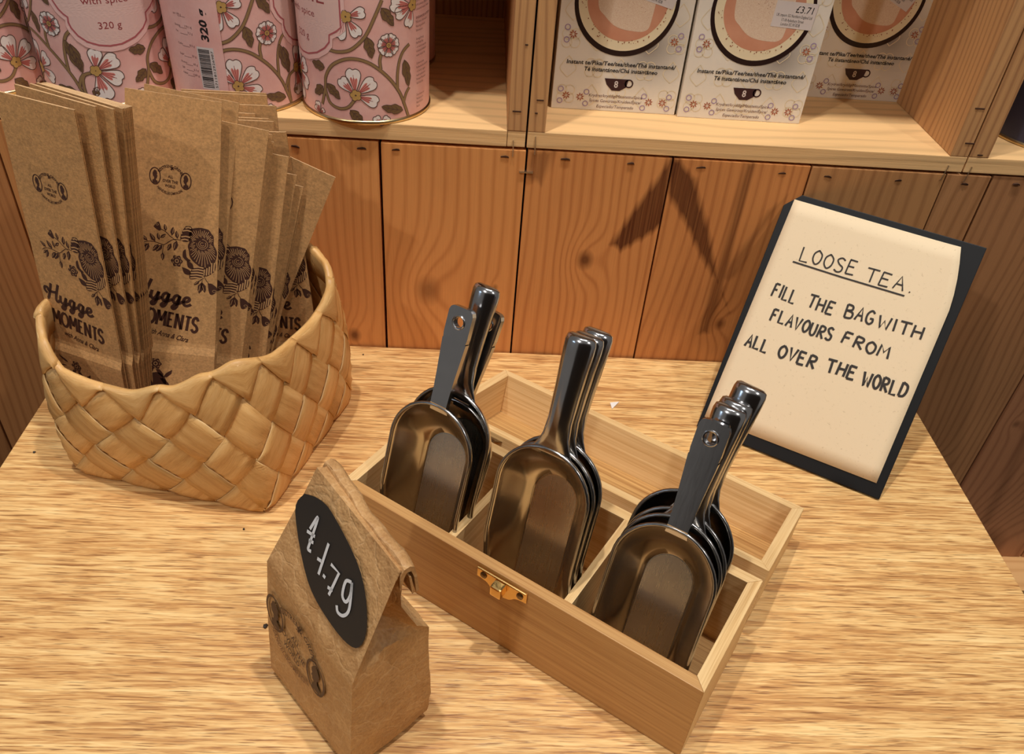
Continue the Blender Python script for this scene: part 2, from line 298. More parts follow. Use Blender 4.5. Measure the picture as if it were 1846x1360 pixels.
class Art:
    """flat print in 2D (metres): layers of polygons, ribbons and lettering, mapped onto a surface"""
    def __init__(s): s.v = []; s.h = []; s.f = []; s.m = []
    def poly(s, pts, mi, layer=0):
        if len(pts) < 3: return
        b = len(s.v); s.v += [tuple(p) for p in pts]; s.h += [layer]*len(pts)
        for t in tessellate_polygon([[Vector((p[0], p[1], 0)) for p in pts]]): s.f.append(tuple(i+b for i in t)); s.m.append(mi)
    def line(s, pts, wd, mi, layer=0, smooth=0, closed=False, taper=False):
        if smooth: pts = smooth_line(pts, smooth)
        n = len(pts); b = len(s.v)
        for i, p in enumerate(pts):
            a = pts[(i-1) % n] if closed else pts[max(i-1, 0)]; c = pts[(i+1) % n] if closed else pts[min(i+1, n-1)]
            tx, ty = c[0]-a[0], c[1]-a[1]; L = sqrt(tx*tx+ty*ty) or 1e-9; hw = wd/2*(1-0.75*i/(n-1) if taper else 1)
            s.v += [(p[0]-ty/L*hw, p[1]+tx/L*hw), (p[0]+ty/L*hw, p[1]-tx/L*hw)]; s.h += [layer, layer]
        for i in range(n if closed else n-1):
            a = b+2*i; c = b+2*((i+1) % n); s.f.append((a, a+1, c+1, c)); s.m.append(mi)
    def disc(s, x, y, rx, ry, mi, layer=0, n=20, ring=0):
        pts = [(x+rx*cos(2*pi*k/n), y+ry*sin(2*pi*k/n)) for k in range(n)]
        if ring: s.line(pts, ring, mi, layer, closed=True)
        else: s.poly(pts, mi, layer)
    def text(s, t, x, y, h, mi, layer=0, width=None, align='L', bold=0.0, shear=0.0, rot=0.0, arc=None, sx=1.0):
        """h = cap height; arc = (cx, cy, R, mid angle, outward?)"""
        v, f = text2d(t, bold)
        if not v: return
        k = h/0.73; x0 = min(p[0] for p in v); x1 = max(p[0] for p in v)
        kx = (width/(x1-x0)) if width else k*sx; W = (x1-x0)*kx; b = len(s.v)
        for p in v:
            px = (p[0]-x0)*kx+shear*p[1]*k; py = p[1]*k
            if arc:
                cx, cy, R, am, out = arc; r = R+py if out else R-py
                a = am-(px-W/2)/R if out else am+(px-W/2)/R; s.v.append((cx+r*cos(a), cy+r*sin(a)))
            else:
                px -= {'L': 0, 'C': W/2, 'R': W}[align]; s.v.append((x+px*cos(rot)-py*sin(rot), y+px*sin(rot)+py*cos(rot)))
        s.h += [layer]*len(v); s.f += [tuple(i+b for i in q) for q in f]; s.m += [mi]*len(f)
    def build(s, name, mats, mapf, parent=None, maxlen=None, M4=None):
        me = bpy.data.meshes.new(name); me.from_pydata([(p[0], p[1], h) for p, h in zip(s.v, s.h)], [], s.f)
        for m in mats: me.materials.append(m)
        me.polygons.foreach_set('material_index', s.m)
        if maxlen:
            bm = bmesh.new(); bm.from_mesh(me)
            for _ in range(5):
                bmesh.ops.triangulate(bm, faces=bm.faces)
                ed = [e for e in bm.edges if e.calc_length() > maxlen]
                if not ed: break
                bmesh.ops.subdivide_edges(bm, edges=ed, cuts=1, use_grid_fill=True)
            bmesh.ops.triangulate(bm, faces=bm.faces); bm.to_mesh(me); bm.free()
        for v in me.vertices: v.co = mapf(v.co.x, v.co.y, v.co.z)
        return make(name, None, None, parent, mesh=me, M4=M4)

ART = json.loads('''{"bag":{"head":[[10.36,170.36],[15.71,171.79],[19.07,171.73],[21.78,171.15],[23.52,168.85],[24.93,166.85],[25.05,161.76],[26.48,159.01],[27.23,156.15],[26.33,150.84],[24.34,147.6],[22.3,146.6],[19.59,144.76],[15.44,146.85],[11.99,149.76],[10.25,152.49],[9.88,155.39],[9.16,158.96],[10.13,162.01],[9.74,166.31]],"spiral":[17.92,161.2],"stripes":[[[7.67,171.79],[11.69,171.25],[10.13,162.37],[4.74,162.39],[5.37,167.54]],[[10.73,141.77],[13.41,145.47],[18.88,146.17],[19.68,140.26],[14.22,137.47],[10.44,137.22]],[[18.92,144.3],[22.97,147.43],[26.0,150.43],[26.34,144.86],[22.09,140.56],[18.99,140.18]]],"blobs":[[[6.16,154.91],[7.83,156.59],[8.57,151.54],[10.97,149.63],[9.28,148.67],[6.2,151.23]],[[5.58,144.48],[8.66,143.75],[11.07,142.19],[10.75,139.9],[7.33,140.22]],[[8.59,149.32],[12.02,147.53],[12.75,143.9],[9.32,144.96]]],"stems":[[[4.74,162.39],[0.39,162.18],[-2.28,160.38],[-5.62,158.13],[-10.96,159.25],[-15.62,159.0],[-18.95,157.12]],[[1.73,161.78],[-1.63,164.09],[-4.3,166.62],[-7.63,168.33]],[[-5.62,158.13],[-6.29,152.57]],[[19.34,140.22],[20.77,137.38],[22.55,134.94]],[[19.36,138.71],[16.31,136.06],[13.25,133.41]],[[18.36,137.08],[18.07,134.01]]],"leaves":[[[-15.28,159.41],[-19.23,162.85]],[[-10.63,159.29],[-13.93,164.63]],[[-8.29,160.68],[-9.29,165.38]],[[-7.63,162.22],[-4.17,165.2]],[[-4.3,166.98],[-4.98,171.68]],[[-0.63,164.58],[0.14,170.43]],[[2.73,162.85],[2.02,168.17]],[[-0.94,159.47],[-3.27,154.28]],[[2.4,161.72],[0.76,154.8]],[[-6.29,157.9],[-10.31,152.79]],[[-8.63,157.96],[-12.32,152.89]],[[-14.63,158.05],[-16.66,152.33]],[[-15.63,157.55],[-18.64,154.77]],[[-6.15,152.96],[-6.15,147.44]],[[18.04,135.52],[16.45,127.55]],[[18.39,135.56],[20.25,128.55]],[[16.65,136.11],[13.25,133.26]]],"buds":[[[-11.73,169.21],[-8.62,172.69],[-7.1,168.04],[-8.62,166.91]],[[21.85,135.23],[24.63,135.2],[28.03,132.18],[26.51,128.93],[24.1,127.64],[22.66,129.61]]],"smallf":[2.5,148.18],"budring":[[26.13,130.26],[-9.48,170.8]],"emblem":[[-10.71,201.31],[7.47,200.32],[-1.0,202.55],[-0.66,207.13]],"txt":{"hyg":[[-22.39,121.38],[12.31,117.19]],"mom":[[-22.96,109.11],[16.81,98.66]],"momtop":[-24.4,119.24],"ac":[[-17.52,99.32],[11.26,92.83]],"Cmoments_S":[[11.29,98.18],[16.72,111.46]],"Cclara":[[8.54,91.47]],"Ce":[[12.41,119.51]]},"flap":[[-10.81,82.45],[-4.19,85.58],[1.12,73.2],[-27.01,92.31],[-19.47,80.73]]},"tin":{"flowers":[[[-7.75,21.13],[[-18.24,31.91],[-9.15,39.31],[5.5,32.0],[7.31,16.07]]],[[-11.84,73.26],[[0.82,77.05],[-3.75,61.36],[-17.82,58.82]]],[[36.07,78.46],[[18.39,81.37],[21.8,73.95],[31.68,64.99]]],[[9.53,-1.22],[[5.22,6.25],[14.44,5.53]]],[[-37.32,3.31],[[-42.2,7.59],[-39.51,11.26],[-33.11,6.63]]]],"small":[[16.23,55.02],[16.45,62.83]],"stems":[[[-26.55,50.34],[-18.81,49.69],[-9.78,52.02],[-1.61,58.9],[2.51,64.67],[6.71,72.75],[12.35,84.18]],[[-34.58,10.51],[-30.67,22.7],[-29.46,31.18],[-23.96,39.66],[-14.93,44.99],[-6.14,46.12],[2.94,43.41],[11.48,37.09],[18.44,29.61],[24.45,20.36],[28.5,10.32],[31.56,1.62]],[[-30.67,22.7],[-27.68,13.63],[-20.84,10.42],[-14.17,11.78],[-9.71,16.46],[-8.18,19.37]],[[10.17,39.18],[9.69,45.18],[10.86,49.71]],[[22.15,24.94],[22.37,34.52],[24.15,43.67],[27.53,49.77],[32.85,53.42]],[[26.81,12.83],[29.11,19.45],[32.38,23.65]]],"leaves":[[[1.71,60.87],[4.27,47.01]],[[11.85,79.34],[20.16,67.42]],[[-28.62,26.6],[-19.24,17.21]],[[-29.91,37.14],[-41.63,38.39]],[[26.29,8.27],[9.86,13.1]],[[-12.14,10.25],[-3.57,1.6]],[[-32.51,23.63],[-41.26,16.39]],[[28.26,43.66],[31.93,24.45]]],"textpanel":[[39.14,81.02],[38.3,7.13],[57.03,8.41]],"label":[[-27.8,70.88],[-25.24,65.64],[-22.71,62.77],[-20.28,60.97],[-20.71,57.63],[-19.8,54.22],[-16.58,49.31],[-11.85,45.59],[-4.99,43.24],[1.62,42.41],[9.37,43.05],[18.92,46.18],[26.05,50.71],[29.85,55.14],[30.26,59.91],[35.52,62.95],[39.05,66.01]],"t2":{"spice":[[-7.27,70.15],[15.3,69.47]],"g":[[-2.62,53.79],[9.44,52.15],[-1.77,57.56]]},"t2F":[[-11.08,26.1],[-11.36,39.73],[7.46,31.31],[-13.37,6.42]],"bar":[[-27.62,46.76],[-15.64,45.64],[-15.72,17.91],[-27.65,18.28]],"g3":[[-17.47,50.57],[-15.24,70.57],[-21.6,69.97]],"tab":[[-43.71,65.75],[-38.15,64.94],[-32.14,57.63],[-32.39,53.58],[-32.21,45.47],[-32.43,38.45],[-32.29,32.97],[-32.43,29.24],[-32.23,25.54]],"F3":[[-2.56,18.5],[22.76,52.64],[41.12,59.6]],"facing":[-1.4357501582376015]},"teabox":{"corners":[[-1.08,1.16],[96.39,-0.45]],"cup":[[6.97,79.39],[11.4,68.9],[21.73,55.02],[35.59,45.95],[49.68,42.85],[60.91,45.34],[72.64,53.92],[83.1,68.53],[85.94,85.62]],"cupin":[[9.77,79.57],[51.33,45.12]],"tea":[[22.04,69.56],[50.09,52.89],[76.02,72.89]],"foam":[[28.64,78.07],[32.36,71.55],[42.89,63.98],[57.75,62.82]],"sticker":[[55.39,89.01],[85.95,87.94],[84.95,69.67],[54.64,71.23]],"price":[[68.86,81.56],[81.23,80.99],[67.64,87.14]],"l1":[[8.48,36.35],[90.41,34.75]],"l2":[[21.86,31.32],[77.63,30.64]],"cupi":[[38.48,25.28],[56.76,25.27],[55.65,19.18],[51.05,16.24],[44.95,16.25],[40.51,20.53]],"hand":[[56.76,23.77],[60.13,22.47],[55.74,18.8]],"eight":[[47.03,18.65],[48.75,24.03]],"small":[[27.87,11.02],[69.28,10.82],[29.09,7.24],[68.48,6.51],[35.14,2.56],[63.49,1.91]],"stars":[[11.21,55.78],[86.06,54.74],[10.62,10.74],[21.43,10.09],[74.66,8.83],[85.2,8.92]],"rings":[[6.69,60.58],[6.73,51.78],[90.25,59.23],[90.19,50.0],[6.18,15.42],[6.09,6.39],[25.96,14.11],[25.96,5.12],[70.41,13.2],[70.42,4.13],[89.66,13.59],[89.26,4.64]]},"fbag":{"emb":[[9.85,64.69],[47.96,52.23],[28.25,56.51],[36.46,79.54]],"sticker":[[10.16,55.17],[8.46,42.81],[32.21,19.1],[57.53,12.01],[74.91,14.23],[76.16,27.97],[60.9,47.3],[32.69,58.88],[20.03,59.13]],"price":[[[22.23,42.97],[24.23,51.18],[24.98,48.64],[25.32,35.98],[25.64,33.47],[28.02,33.9]],[[20.77,40.8],[27.07,42.08]],[[24.0,37.73],[27.47,38.7]],[[36.96,45.44],[37.67,27.62]],[[33.37,33.89],[36.35,34.55]],[[40.52,29.6],[42.55,29.43]],[[42.88,37.86],[49.57,37.7],[48.41,23.83]],[[45.95,26.65],[49.66,27.59]],[[58.7,39.6],[55.24,37.5],[56.31,30.27],[59.75,29.03],[60.8,33.94],[58.95,39.8],[63.16,27.79],[61.48,22.29],[57.49,21.0],[55.32,23.32]]],"sh":[[1.1,97.26],[80.32,82.51],[13.53,75.98],[83.83,59.43],[0.0,0.0]]}}''')
POSES = json.loads('''[["L1",-0.2179,-0.1525,0.0065,-0.3924,0.0998,-0.0052],["C1",-0.1758,-0.1521,0.0056,0.1002,0.2654,0.13],["L2",-0.214,-0.1481,0.0094,-0.3924,0.0998,0.0263],["L3",-0.2147,-0.144,0.0096,-0.3624,0.0998,0.0686],["L4",-0.2143,-0.1409,0.0094,-0.3324,0.0998,0.0823],["L5",-0.2146,-0.1381,0.008,-0.3024,0.0998,0.0834],["L6",-0.2141,-0.1352,0.007,-0.3024,0.0998,0.0812],["L7",-0.2142,-0.1322,0.0061,-0.3024,0.0998,0.08],["L8",-0.2144,-0.1292,0.0052,-0.3024,0.0998,0.08],["C2",-0.181,-0.144,0.0058,0.1002,0.2654,0.184],["D1",-0.1707,-0.1336,-0.0116,0.13,0.2,0.2105],["D2",-0.1696,-0.1311,-0.0151,0.13,0.2,0.2107],["D3",-0.1693,-0.1286,-0.0211,0.13,0.2,0.2089],["E1",-0.1595,-0.122,-0.0332,0.13,0.18,0.1992],["E2",-0.1642,-0.1192,-0.0449,0.13,0.18,0.2314],["E3",-0.1703,-0.117,-0.0511,0.13,0.18,0.2698],["E4",-0.1741,-0.1143,-0.0599,0.12,0.18,0.2786],["E5",-0.1769,-0.1119,-0.0691,0.12,0.18,0.2927],["R1",-0.1851,-0.092,-0.0321,0.0,0.15,0.4006],["R2",-0.104,-0.075,-0.0353,-0.05,0.06,-0.0617],["S1",-0.1268,-0.0756,-0.0328,0.0,0.12,-0.0126],["S2",-0.1309,-0.0728,-0.0321,0.0,0.12,-0.0099],["S3",-0.1424,-0.07,-0.0302,0.0,0.12,-0.0015],["S4",-0.1252,-0.0672,-0.0256,0.0,0.12,-0.0153],["S5",-0.1326,-0.0644,-0.0198,0.0,0.12,-0.01],["S6",-0.1336,-0.0616,-0.0194,0.0,0.12,-0.0098]]''')
mm = lambda p: (p[0]/1000, p[1]/1000)
mml = lambda L: [mm(p) for p in L]

# ---------------------------------------------------------------- setting
ZS = 0.2006          # top of the shelf floor
fl = tag(make('floor', MB().box(-2, 2.4, -2.6, 0.6, -0.80, -0.78), M['floor']), kind='structure')
tag(make('wall_front_unseen', MB().box(-2, 2.4, -2.66, -2.6, -0.78, 2.3), M['far_wall']), kind='structure')  # unseen, added behind the camera to block world light and darken metal reflections
wall = tag(make('wall_back', MB().box(-0.75, 1.05, 0.0135, 0.03, -0.78, 0.1865), M['gap']), kind='structure')
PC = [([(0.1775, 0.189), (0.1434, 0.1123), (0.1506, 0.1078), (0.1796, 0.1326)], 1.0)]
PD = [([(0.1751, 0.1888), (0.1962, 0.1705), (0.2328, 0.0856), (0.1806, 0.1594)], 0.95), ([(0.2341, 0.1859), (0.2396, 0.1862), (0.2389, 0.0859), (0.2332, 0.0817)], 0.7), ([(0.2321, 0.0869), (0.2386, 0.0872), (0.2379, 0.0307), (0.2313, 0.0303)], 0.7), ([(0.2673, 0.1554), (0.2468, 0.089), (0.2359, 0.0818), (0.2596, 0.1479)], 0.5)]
PLANKS = [  # x0, x1, light, dark, knots, streaks
 (-0.62, -0.510, (176, 122, 74), (140, 88, 48), [], []),
 (-0.508, -0.400, (168, 112, 66), (128, 78, 42), [(-0.44, -0.15, 0.008, 0.6)], []),
 (-0.3975, -0.3165, (190, 128, 76), (146, 88, 46), [], []),
 (-0.3145, -0.2330, (206, 142, 84), (170, 104, 56), [], []),
 (-0.2315, -0.1480, (218, 152, 90), (184, 116, 62), [], []),
 (-0.1465, -0.0398, (222, 156, 92), (190, 122, 66), [(-0.066, 0.0105, 0.0045, 0.85)], []),
 (-0.0378, 0.0685, (220, 152, 88), (182, 112, 58), [(-0.003, 0.060, 0.0085, 0.55), (0.052, 0.066, 0.002, 0.5)], []),
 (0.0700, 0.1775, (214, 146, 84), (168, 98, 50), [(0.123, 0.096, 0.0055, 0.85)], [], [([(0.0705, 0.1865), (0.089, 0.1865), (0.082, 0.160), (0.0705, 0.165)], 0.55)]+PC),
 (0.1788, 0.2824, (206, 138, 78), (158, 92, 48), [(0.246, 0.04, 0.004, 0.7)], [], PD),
 (0.2838, 0.3868, (186, 134, 84), (140, 92, 54), [(0.33, 0.06, 0.005, 0.6)], []),
 (0.3880, 0.4222, (184, 132, 86), (138, 92, 54), [], []),
 (0.4245, 0.5355, (172, 122, 80), (128, 84, 52), [(0.498, -0.120, 0.004, 0.7)], []),
 (0.5380, 0.6480, (176, 122, 84), (134, 84, 56), [(0.60, -0.235, 0.016, 0.75), (0.555, -0.06, 0.003, 0.5)], [(0.57, -0.05, 0.585, -0.2, 0.008, 0.4)]),
 (0.6500, 0.7600, (176, 124, 82), (132, 86, 54), [], []),
 (0.7620, 0.8700, (182, 128, 84), (138, 90, 56), [], []),
 (0.8720, 0.9900, (176, 122, 80), (132, 84, 54), [], []),
]
for i, (x0, x1, a, b, kn, st, *pa) in enumerate(PLANKS):
    m = pine('pine_plank_%d' % i, srgb(*a), srgb(*b), kn, st, pa[0] if pa else (), period=random.uniform(0.007, 0.0125), seed=i*1.37+0.4)
    zb = -0.253 if x0 > 0.3 else -0.76
    y0 = random.uniform(-0.0004, 0.0005) + (0.0012 if i == 11 else 0)
    make('plank', MB().box(x0, x1, y0, 0.013, zb, 0.1868-random.uniform(0, 0.0008)), m, wall, bevel=0.0006)
# punched staple dents near the top of the planks
for x in (-0.30, -0.27, -0.10, -0.052, -0.027, 0.053, 0.098, 0.147, 0.20, 0.262, 0.2975, 0.352, 0.404, 0.444, 0.50):
    z = 0.181+random.uniform(-0.0016, 0.001)
    h_ = random.uniform(0.0026, 0.0037); k_ = random.uniform(-0.0005, 0.0005)
    b = MB(); b.add([(x-h_, -0.0007, z-k_-0.0006), (x+h_, -0.0007, z+k_-0.0008), (x+h_*0.8, -0.0009, z+k_+0.0002), (x+0.0006, -0.0012, z+0.0007), (x-h_*0.8, -0.0008, z-k_+0.0001), (x-h_, 0.002, z-k_-0.0006), (x+h_, 0.002, z+k_-0.0008), (x+h_*0.8, 0.002, z+k_+0.0002), (x+0.0006, 0.002, z+0.0007), (x-h_*0.8, 0.002, z-k_+0.0001)], [(0, 1, 2, 3, 4), (5, 6, 7, 8, 9)]+[(i, (i+1) % 5, 5+(i+1) % 5, 5+i) for i in range(5)])
    make('staple_dent', b, M['dent'], wall)
make('staple', MB().box(0.0645, 0.0748, -0.0014, 0.002, 0.1690, 0.1702), M['staple'], wall)
tr = tag(make('trim_1', MB().box(0.30, 1.0, -0.045, 0.02, -0.285, -0.2535), pine('pine_ledge', srgb(226, 176, 118), srgb(196, 140, 84), axis='X', seed=4.4), bevel=0.001), kind='structure')

# ---------------------------------------------------------------- display table
table = thing('display_table', 'wide display table with oak veneered top against the plank wall', 'table', Matrix.Translation((0.06, -0.35, -0.78)))
def local(p): return Matrix.Translation(p.matrix_world.translation).inverted()
make('tabletop', MB().box(-0.293, 0.411, -0.66, -0.0015, -0.026, 0.0), M['oak'], table, bevel=0.0008, M4=local(table))
make('plinth', MB().box(-0.25, 0.37, -0.60, -0.04, -0.78, -0.0262), plain('plinth_board', srgb(110, 80, 54), 0.7), table, M4=local(table))

# ---------------------------------------------------------------- crates on the wall
def crate(label, x0, x1, tl, tr_, tb, seed, tone=(236, 192, 134)):
    t = thing('wooden_crate', label, 'crate', Matrix.Translation(((x0+x1)/2, 0.14, 0.1885)), 'open pine crates in a row on the wall')
    L = local(t); li, dk = srgb(*tone), srgb(*[int(c*0.78) for c in tone])
    zt = 0.52; yb = 0.275
    mx = pine('crate_pine_x%d' % seed, li, dk, axis='X', seed=seed*2.1, contrast=0.8, period=0.0095); mz = pine('crate_pine_z%d' % seed, srgb(*[int(c*k) for c, k in zip(tone, (0.86, 0.80, 0.76))]), srgb(*[int(c*k) for c, k in zip(tone, (0.64, 0.54, 0.50))]), seed=seed*3.3, period=0.0050, contrast=1.2)
    make('bottom_board', MB().box(x0, x1-(tr_ if seed == 1 else 0), 0, yb, 0.1885, ZS), mx, t, bevel=0.0005, M4=L)
    if seed == 1: make('corner_block', MB().box(x1-tr_+0.0004, x1, 0.0004, yb, 0.1885, ZS-0.0003), mx, t, bevel=0.0005, M4=L)
    make('top_board', MB().box(x0, x1, 0, yb, zt-0.012, zt), mx, t, bevel=0.0005, M4=L)
    make('side_board', MB().box(x0, x0+tl, 0, yb, ZS+0.0002, zt-0.0122), mz, t, bevel=0.0005, M4=L)
    make('side_board', MB().box(x1-tr_, x1, 0, yb, ZS+0.0002, zt-0.0122), mz, t, bevel=0.0005, M4=L)
    make('back_board', MB().box(x0, x1, yb+0.0002, yb+0.01, 0.1885, zt), mz, t, M4=L)
    return t, L
c1, L1 = crate('pine crate holding the pink flowered tins', -0.405, 0.0672, 0.013, 0.0135, 0.012, 1)
c2, L2 = crate('pine crate holding the instant tea cartons', 0.0686, 0.3975, 0.0125, 0.0135, 0.012, 2)
c3, L3 = crate('pine crate at the right edge holding the navy tin', 0.3988, 0.86, 0.0145, 0.013, 0.012, 3)
def wire(parent, L, pts, r=0.0004): make('staple', MB().tube(pts, r, 6), M['staple'], parent, M4=L)
wire(c1, L1, [(0.0585, 0.002, 0.1935), (0.0585, -0.0009, 0.1935), (0.0588, -0.0012, 0.1815), (0.0588, 0.002, 0.1815)])
wire(c2, L2, [(0.0745, 0.002, 0.1975), (0.0745, -0.0009, 0.1975), (0.0748, -0.0012, 0.184), (0.0748, 0.002, 0.184)])
wire(c2, L2, [(0.3855, 0.002, 0.1935), (0.3855, -0.0009, 0.1935), (0.3835, -0.0012, 0.182), (0.3835, 0.002, 0.182)])
wire(c3, L3, [(0.4035, 0.002, 0.1935), (0.4035, -0.0009, 0.1935), (0.4015, -0.0012, 0.1815), (0.4015, 0.002, 0.1815)])
for par, L, x, z, w_ in ((c1, L1, 0.0595, 0.2155, 0.006), (c1, L1, 0.063, 0.262, 0.002), (c2, L2, 0.0755, 0.2245, 0.005), (c2, L2, 0.0735, 0.215, 0.002), (c2, L2, 0.391, 0.2375, 0.007), (c2, L2, 0.3945, 0.2115, 0.007), (c3, L3, 0.406, 0.203, 0.004)):
    make('nail_mark', MB().box(x-w_/2, x+w_/2, -0.0004, 0.001, z-0.0005, z+0.0003), M['dent'], par, M4=L)

# ---------------------------------------------------------------- flowered tins
A = ART['tin']; R = 0.0465
def petal(art, c, t, wide=1.0):
    (x0, y0), (x1, y1) = c, t; L = sqrt((x1-x0)**2+(y1-y0)**2); ux, uy = (x1-x0)/L, (y1-y0)/L
    def P(a, b): return (x0+a*L*ux-b*L*uy*wide, y0+a*L*uy+b*L*ux*wide)
    shape = smooth_line([(0.05, 0.02), (0.25, 0.10), (0.50, 0.24), (0.78, 0.34), (0.95, 0.27), (1.03, 0.12), (0.97, 0.0), (1.0, -0.13), (0.93, -0.28), (0.76, -0.33), (0.50, -0.23), (0.25, -0.10), (0.05, -0.02)], 3)
    pts = [P(*q) for q in shape]; art.poly(pts, 1, 1); art.line(pts, 0.0005, 3, 2, closed=True)
    blush = smooth_line([(0.1, 0.02), (0.35, 0.10), (0.62, 0.17), (0.70, 0.10), (0.60, 0.04), (0.72, 0.0), (0.60, -0.05), (0.66, -0.12), (0.58, -0.16), (0.33, -0.09), (0.1, -0.02)], 2)
    art.poly([P(*q) for q in blush], 2, 2)
    for b, e in ((0.10, 0.66), (0.0, 0.78), (-0.10, 0.64)): art.line([P(0.15, b*0.2), P(0.45, b*0.7), P(e, b*1.1)], 0.00028, 8, 3)
def leaf(art, c, t, wd, mi, mo):
    (x0, y0), (x1, y1) = c, t; L = sqrt((x1-x0)**2+(y1-y0)**2); ux, uy = (x1-x0)/L, (y1-y0)/L
    def P(a, b): return (x0+a*L*ux-b*wd*uy, y0+a*L*uy+b*wd*ux)
    pts = [P(*q) for q in smooth_line([(0, 0), (0.18, 0.34), (0.38, 0.50), (0.50, 0.38), (0.68, 0.44), (0.84, 0.22), (1, 0), (0.82, -0.26), (0.62, -0.30), (0.45, -0.50), (0.28, -0.40), (0.12, -0.30)], 2)]
    art.poly(pts, mi, 1); art.line(pts, 0.0004, mo, 2, closed=True); art.line([P(0.02, 0), P(0.5, 0.04), P(0.92, 0)], 0.00035, mo, 2)
    for a in (0.25, 0.45, 0.65): art.line([P(a, 0.02), P(a+0.14, 0.26)], 0.00028, mo, 2); art.line([P(a, 0.02), P(a+0.14, -0.24)], 0.00028, mo, 2)
def floral(off, skip=()):
    a = Art(); sh = lambda p: (p[0]/1000+off, p[1]/1000)
    for s_ in A['stems']:
        pts = [sh(p) for p in s_]; a.line(pts, 0.0024, 3, 0, smooth=6); a.line(pts, 0.0017, 4, 1, smooth=6)
    for c, t in A['leaves']: leaf(a, sh(c), sh(t), 0.0072, 5, 3)
    for k, (c, tips) in enumerate(A['flowers']):
        for t in tips: petal(a, sh(c), sh(t), 0.86 if k < 3 else 1.0)
        if k < 3:
            for q in range(5):
                an = 0.6+q*1.25; cx, cy = sh(c); ox, oy = cx+0.0022*cos(an), cy+0.0022*sin(an)
                a.disc(ox, oy, 0.0021, 0.0021, 3, 3, 12); a.disc(ox, oy, 0.0017, 0.0017, 6, 4, 12)
    x, y = sh(A['small'][0])
    for q in range(7): an = q*2*pi/7+0.2; petal(a, (x, y), (x+0.0076*cos(an), y+0.0076*sin(an)), 1.25)
    a.disc(x, y, 0.0020, 0.0020, 3, 4, 14); a.disc(x, y, 0.0017, 0.0017, 6, 5, 14); a.disc(x, y, 0.0007, 0.0007, 3, 6, 10, ring=0.0003)
    return a
def labelart(a, top):
    half = mml(A['label']); half = [(x-0.0045, y) for x, y in half]; zc = 0.082
    lower = half; upper = [(x, 2*zc-y) for x, y in reversed(half)]
    ring = lower+[p for p in upper]
    big = [(x*1.09, zc+(y-zc)*1.10) for x, y in ring]
    a.poly(big, 7, 3); a.poly(ring, 0, 4); a.line(ring, 0.0011, 9, 5, closed=True)
    a.text('with spice', 0, 0.0694, 0.0046, 10, 5, width=0.0290, align='C'); a.text('320 g', 0, 0.0535, 0.0047, 10, 5, width=0.0145, align='C')
    a.text('VANIL', 0.002, 0.0790, 0.0105, 10, 5, width=0.0430, align='C', bold=-0.004)
def panel(a):
    x0 = 0.0895; a.poly([(0.142, 0.0035), (0.2215, 0.0035), (0.2215, 0.15), (0.142, 0.15)], 14, 8); lines = ['Ingredients: sugar, skimmed', 'milk powder, E340, E451,', 'consumed within 3 weeks.', '', 'EN/DA/NO/SE: NUTRITION', 'Nutrition information', 'Naeringsindhold', 'Information', '', 'Energy/Energi', 'Fat/Fedt/Fett', '- of which saturates', 'maettede fedtsyrer', 'varav mattat fett', '', 'Carbohydrate', 'Kulhydrat/Karbohydrat', '- of which sugars', 'heraf sukkerarter', 'Protein/Proteiner', 'Salt/Salt/Salt', '', '', 'Distributed by', 'Produced in', 'Best before', 'Batch']
    for k, t in enumerate(lines):
        if t: a.text(t, x0, 0.0800-k*0.0028, 0.0016, 11, 9, sx=0.80, bold=0.02 if k == 4 else 0)
    tx = 0.1995
    for z, l_, r_ in ((0.0649, 'per 100 g', ''), (0.0576, 'Energy', '1701 kJ'), (0.0536, 'Fat', '7.3 g'), (0.0455, 'Carbs', '8.5 g'), (0.0385, 'Sugar', '50 g'), (0.0330, 'Protein', '60 g'), (0.0292, 'Salt', '6.3 g'), (0.0255, 'Other', '0.89 g')):
        a.text(l_, tx-0.012, z, 0.0014, 11, 9); a.text(r_, tx+0.0025, z, 0.0015, 11, 9, align='R')
        a.line([(tx-0.008, z-0.0006), (tx-0.0015, z-0.0006)], 0.00025, 11, 9)
    bx = 0.2034
    a.poly([(bx, 0.0180), (bx+0.0118, 0.0180), (bx+0.0118, 0.0465), (bx, 0.0465)], 12, 9)
    rg = random.Random(5); z = 0.0192
    while z < 0.0452:
        h = rg.choice((0.0003, 0.0003, 0.0006, 0.0009)); a.poly([(bx+0.0008, z), (bx+0.0088, z), (bx+0.0088, z+h), (bx+0.0008, z+h)], 13, 10); z += h+rg.choice((0.0003, 0.0003, 0.0006))
    a.text('5711812926987', bx+0.0113, 0.0195, 0.0016, 13, 10, width=0.0250, rot=pi/2)
    a.text('320 g', bx+0.0098, 0.0505, 0.0052, 13, 9, width=0.0205, rot=pi/2, bold=0.035, shear=0.15)
cyl = lambda x, y, h: ((R+0.00015+h*0.00005)*cos(x/R), (R+0.00015+h*0.00005)*sin(x/R), y)
TINM = [M['pink_label'], M['petal'], M['petal_pink'], M['outline'], M['olive'], M['leaf'], M['gold_ink'], M['pink_border'], M['rose_text'], M['pink_line'], M['rose_text'], M['brown_text'], M['white'], M['black_text'], M['pink']]
def merge(a, b):
    k = len(a.v); a.v += b.v; a.h += b.h; a.f += [tuple(i+k for i in f) for f in b.f]; a.m += b.m
F1, F2 = 0.050, 0.236      # arc positions of the two flower fields; the label is centred on 0
fp = floral(F1); merge(fp, floral(F2))
ul = [(-0.0155, 0.0261), [(-0.0130, 0.0405), (-0.0003, 0.0345), (0.0003, 0.0190), (-0.0125, 0.0065)]]
for t in ul[1]: petal(fp, ul[0], t, 0.95)
